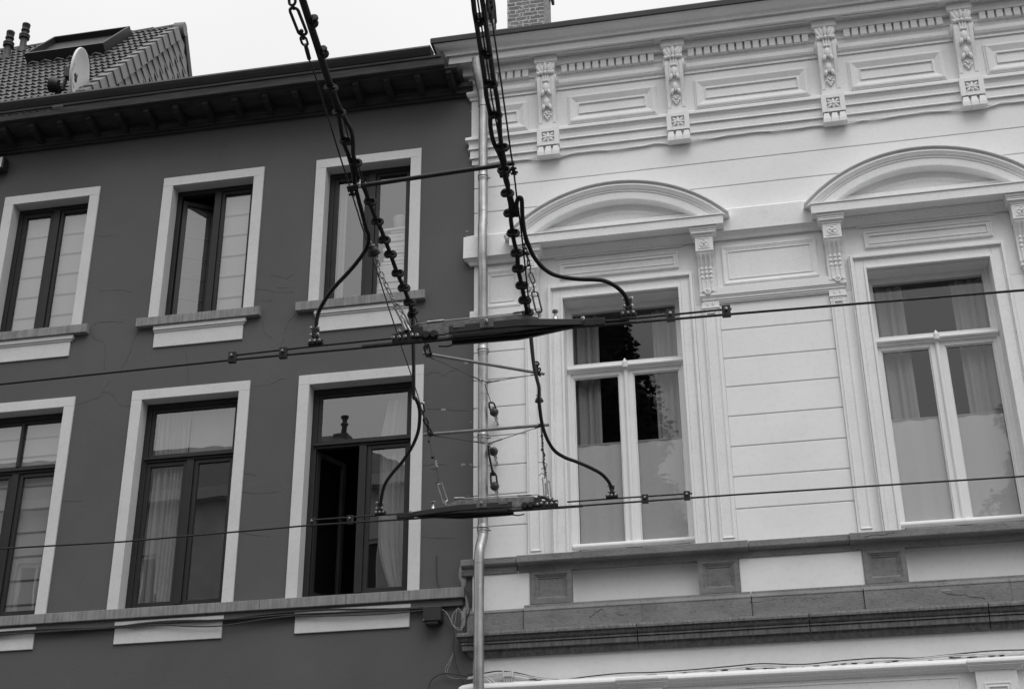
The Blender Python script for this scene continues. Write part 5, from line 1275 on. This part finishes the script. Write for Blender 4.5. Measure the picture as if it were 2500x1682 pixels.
facade_cables('loose_wire', 'thin pale wires looping down the dark wall beside the corner cable', [
    [(1108, 1590), (1096, 1615), (1087, 1632), (1092, 1648), (1110, 1655), (1140, 1655)], [(1110, 1585), (1098, 1620), (1092, 1640), (1110, 1648), (1140, 1650)]], .0022, .04, 'dullcable')
facade_cables('thin_wire', 'short thin wire stapled to the dark wall above the long sill', [[(1066, 1354), (1066, 1400), (1069, 1425), (1080, 1435), (1088, 1438)]], .0035, .01, 'greycable')
wl_ = [[(1140, 1652), (1160, 1650), (1185, 1648), (1215, 1643), (1260, 1645), (1310, 1655), (1370, 1661), (1440, 1655), (1520, 1648), (1600, 1643), (1700, 1636), (1800, 1630), (1860, 1624), (1960, 1623), (2060, 1616), (2150, 1611), (2240, 1608), (2320, 1600), (2420, 1594), (2500, 1590), (2560, 1586)]]
facade_cables('black_facade_cable', 'thin black cable running along the wall just above the shop cornice of the white house', [[(x, y - 4 + 2 * math.sin(x * .02)) for x, y in wl_[0]]], .006, .03, 'greycable')
facade_cables('white_facade_cable', 'overpainted white cable bundle with black tar spots resting above the shop cornice', [[(x, y + 1 + 1.5 * math.sin(x * .013)) for x, y in wl_[0]], [(x, y + 5 + 1.2 * math.sin(x * .03 + 1)) for x, y in wl_[0]], [(1185, 1655), (1200, 1668), (1216, 1682), (1240, 1680), (1256, 1660)], [(1188, 1652), (1206, 1664), (1225, 1684)]], .008, .035, 'cable')
m = MB(); random.seed(11)
for k in range(46):
    t = random.uniform(1300, 2480); y = interp(wl_[0], t) + random.uniform(3, 8); c = at(t, y, DIST - .045); m.ell(c, random.uniform(.015, .05), .006, random.uniform(.003, .006), random.uniform(-.1, .1), 6, 4)
o = m.build('tar_spots', 'black', bpy.data.objects['white_facade_cable'])
cj = at(1240, 1646, DIST - .05); jb = MB().box(cj.x - .055, cj.x + .055, -.07, -.01, cj.z - .022, cj.z + .022).box(cj.x - .05, cj.x - .035, -.075, -.01, cj.z - .03, cj.z + .035).box(cj.x + .035, cj.x + .05, -.075, -.01, cj.z - .03, cj.z + .035)
jo = jb.build('cable_joint', 'cable', bevel=.006); tag(jo, 'small white cable joint clamped to the white wall beside the downpipe', 'cable joint')
m = MB()
for i_, dx in enumerate((-.035, -.012, .012, .035)): m.tube(smoothpath([(cj.x + dx, -.045, cj.z - .02), (cj.x + dx - .005, -.05, cj.z - .08), (cj.x + dx - .03, -.055, cj.z - .15), (cj.x + dx - .09, -.05, cj.z - .19)], 4), .007, 6)
m.build('joint_tails', 'cable', jo)
c = at(1058, 1502, DIST - .06); m = MB().box(c.x - .09, c.x + .09, -.13, 0, c.z - .07, c.z + .08).box(c.x - .07, c.x + .06, -.12, -.01, c.z - .10, c.z - .07)
o = m.build('junction_box', 'plastic', bevel=.012); tag(o, 'black junction box under the right end of the long sill', 'junction box'); bolts(o, [(c.x - .075, -.13, c.z - .06)], .006)
c = at(-16, 401, DIST - .12); fl_ = empty('floodlight', 'flat grey floodlight under the black eaves at the left edge', 'floodlight'); fl_.location = c
xr_ = at(10, 401, DIST - .12).x - c.x
MB().box(-.14, xr_, -.02, .10, -.085, .085).build('housing', 'anthra', fl_, bevel=.012); MB().box(-.12, xr_ - .02, -.026, -.019, -.07, .07).build('lamp_glass', material('lamp_lens', .6, .2), fl_, bevel=.002); MB().box(-.2, -.1, .10, .14, -.05, .05).build('wall_bracket', 'iron', fl_)

# ------------------------------------------------------------------ the other side of the street, as mirrored in the panes
def far_house(label, x0, x1, zw, zr, y0, hip, roofmat='rooffar', wallmat='brickfar', nwin=4, chx=None):
    h = empty('opposite_house', label, 'house', 'houses across the street'); h.location = (0, 0, 0)
    wm = MB(); hol = []
    n = nwin
    for i in range(n):
        cx = x0 + (x1 - x0) * (i + .5) / n
        for z in (1.0, 4.6, 8.0, 11.0):
            if z + 2 < zw: hol.append((cx - .55, cx + .55, z, z + 1.9))
    # front wall faces +y
    mm = MB(); wall_with_holes(mm, x0, x1, 0, zw, hol, y0, y0 - .2); mm.box(x0, x0 + .02, y0 - 9, y0 - .01, 0, zw).box(x1 - .02, x1, y0 - 9, y0 - .01, 0, zw).box(x0, x1, y0 - 9, y0 - 8.98, 0, zw)
    mm.box(x0 - .1, x1 + .1, y0 + .002, y0 + .35, zw - .25, zw + .05); mm.build('wall', wallmat, h)
    r = MB(); hx = hip
    r.add([(x0 - .2, y0 + .35, zw), (x1 + .2, y0 + .35, zw), (x1 + .2, y0 - 9, zw), (x0 - .2, y0 - 9, zw), (x0 - .2, y0 - 3.5, zr), (x1 + .2 - hx, y0 - 3.5, zr)], [(0, 1, 5, 4), (1, 2, 5), (2, 3, 4, 5), (3, 0, 4), (0, 3, 2, 1)])
    r.build('roof', roofmat, h)
    for a, b, c, d in hol:
        f = MB(); frame_rect(f, a, b, c, d, .08, y0 - .2, y0 - .12); f.box((a + b) / 2 - .04, (a + b) / 2 + .04, y0 - .2, y0 - .12, c + .08, d - .08); f.build('window', 'whitewood', h)
    m = MB()
    for a, b, c, d in hol: m.box(a, b, y0 - .25, y0 - .2, c, d)
    m.build('window_glass', 'anthra', h)
    if chx:
        c = MB().box(chx - .22, chx + .22, y0 - 3.9, y0 - 3.2, zr - .8, zr - .05).build('chimney', 'rooffar', h)
        MB().lathe([(.09, 0), (.08, .42), (.125, .44), (.125, .50), (.08, .52), (.08, .66), (.13, .68), (.13, .75), (.04, .77)], (chx, y0 - 3.55, zr - .08)).build('chimney_pot', 'rooffar', c)
    return h
far_house('house across the street, its hipped roof and chimney mirrored in the dark house windows', -27, -9.0, 14.5, 17.3, -20, 3.6, nwin=6, chx=-12.2)
def conifer(label, x, y, h, rad, seed, z0=.1, colm=False):
    random.seed(seed); t = empty('conifer', label, 'tree', 'conifers across the street'); t.location = (x, y, z0)
    MB().tube([(0, 0, 0), (.05, 0, h * .5), (0, 0, h * .97)], [.35, .2, .03], 10).build('trunk', 'bark', t)
    m = MB()
    def prof_(u, z): return (1 - u) ** .55 * (.92 + .16 * math.sin(z * 2.2) + .10 * math.sin(z * 5.1 + 1)) if not colm else min(1, (1 - u) * 2.2) ** .6 * (.92 + .08 * math.sin(z * 1.7) + .05 * math.sin(z * 4.3))
    for k in range(60000 if colm else 26000):
        u = random.random() ** .8; z = h * (.06 + .94 * u)
        r = rad * prof_(u, z) * (.93 + .08 * random.random() + .06 * random.random() ** 4 * 2 + .035 * math.sin(z * 7 + 3 * math.sin(z * 2))); a = random.uniform(0, 2 * math.pi)
        if random.random() < .15: r *= random.uniform(.3, 1)
        c = Vector((r * math.cos(a), r * math.sin(a), z)); s = random.uniform(.04, .10)
        d = Vector((math.cos(a), math.sin(a), random.uniform(-.5, .5))).normalized(); q = d.cross(Vector((random.uniform(-1, 1), random.uniform(-1, 1), random.uniform(-1, 1)))).normalized()
        m.add([c - q * s * .5, c + d * s, c + q * s * .5, c - d * s * .4], [(0, 1, 2, 3)])
    # dense inner growth
    m.lathe([(rad * .93 * prof_(k / 24, h * (.06 + .94 * k / 24)) + .01, h * (.06 + .94 * k / 24)) for k in range(25)], (0, 0, 0), (0, 0, 1), 24)
    m.build('crown', 'foliage', t); return t
conifer('tall dark conifer across the street, mirrored black in the white house window by the downpipe', -4.85, -20, 22, 2.9, 5, colm=True)
conifer('broad conifer across the street, mirrored in the lower right pane of the rightmost window', 7.1, -20, 16.6, 4.0, 9)
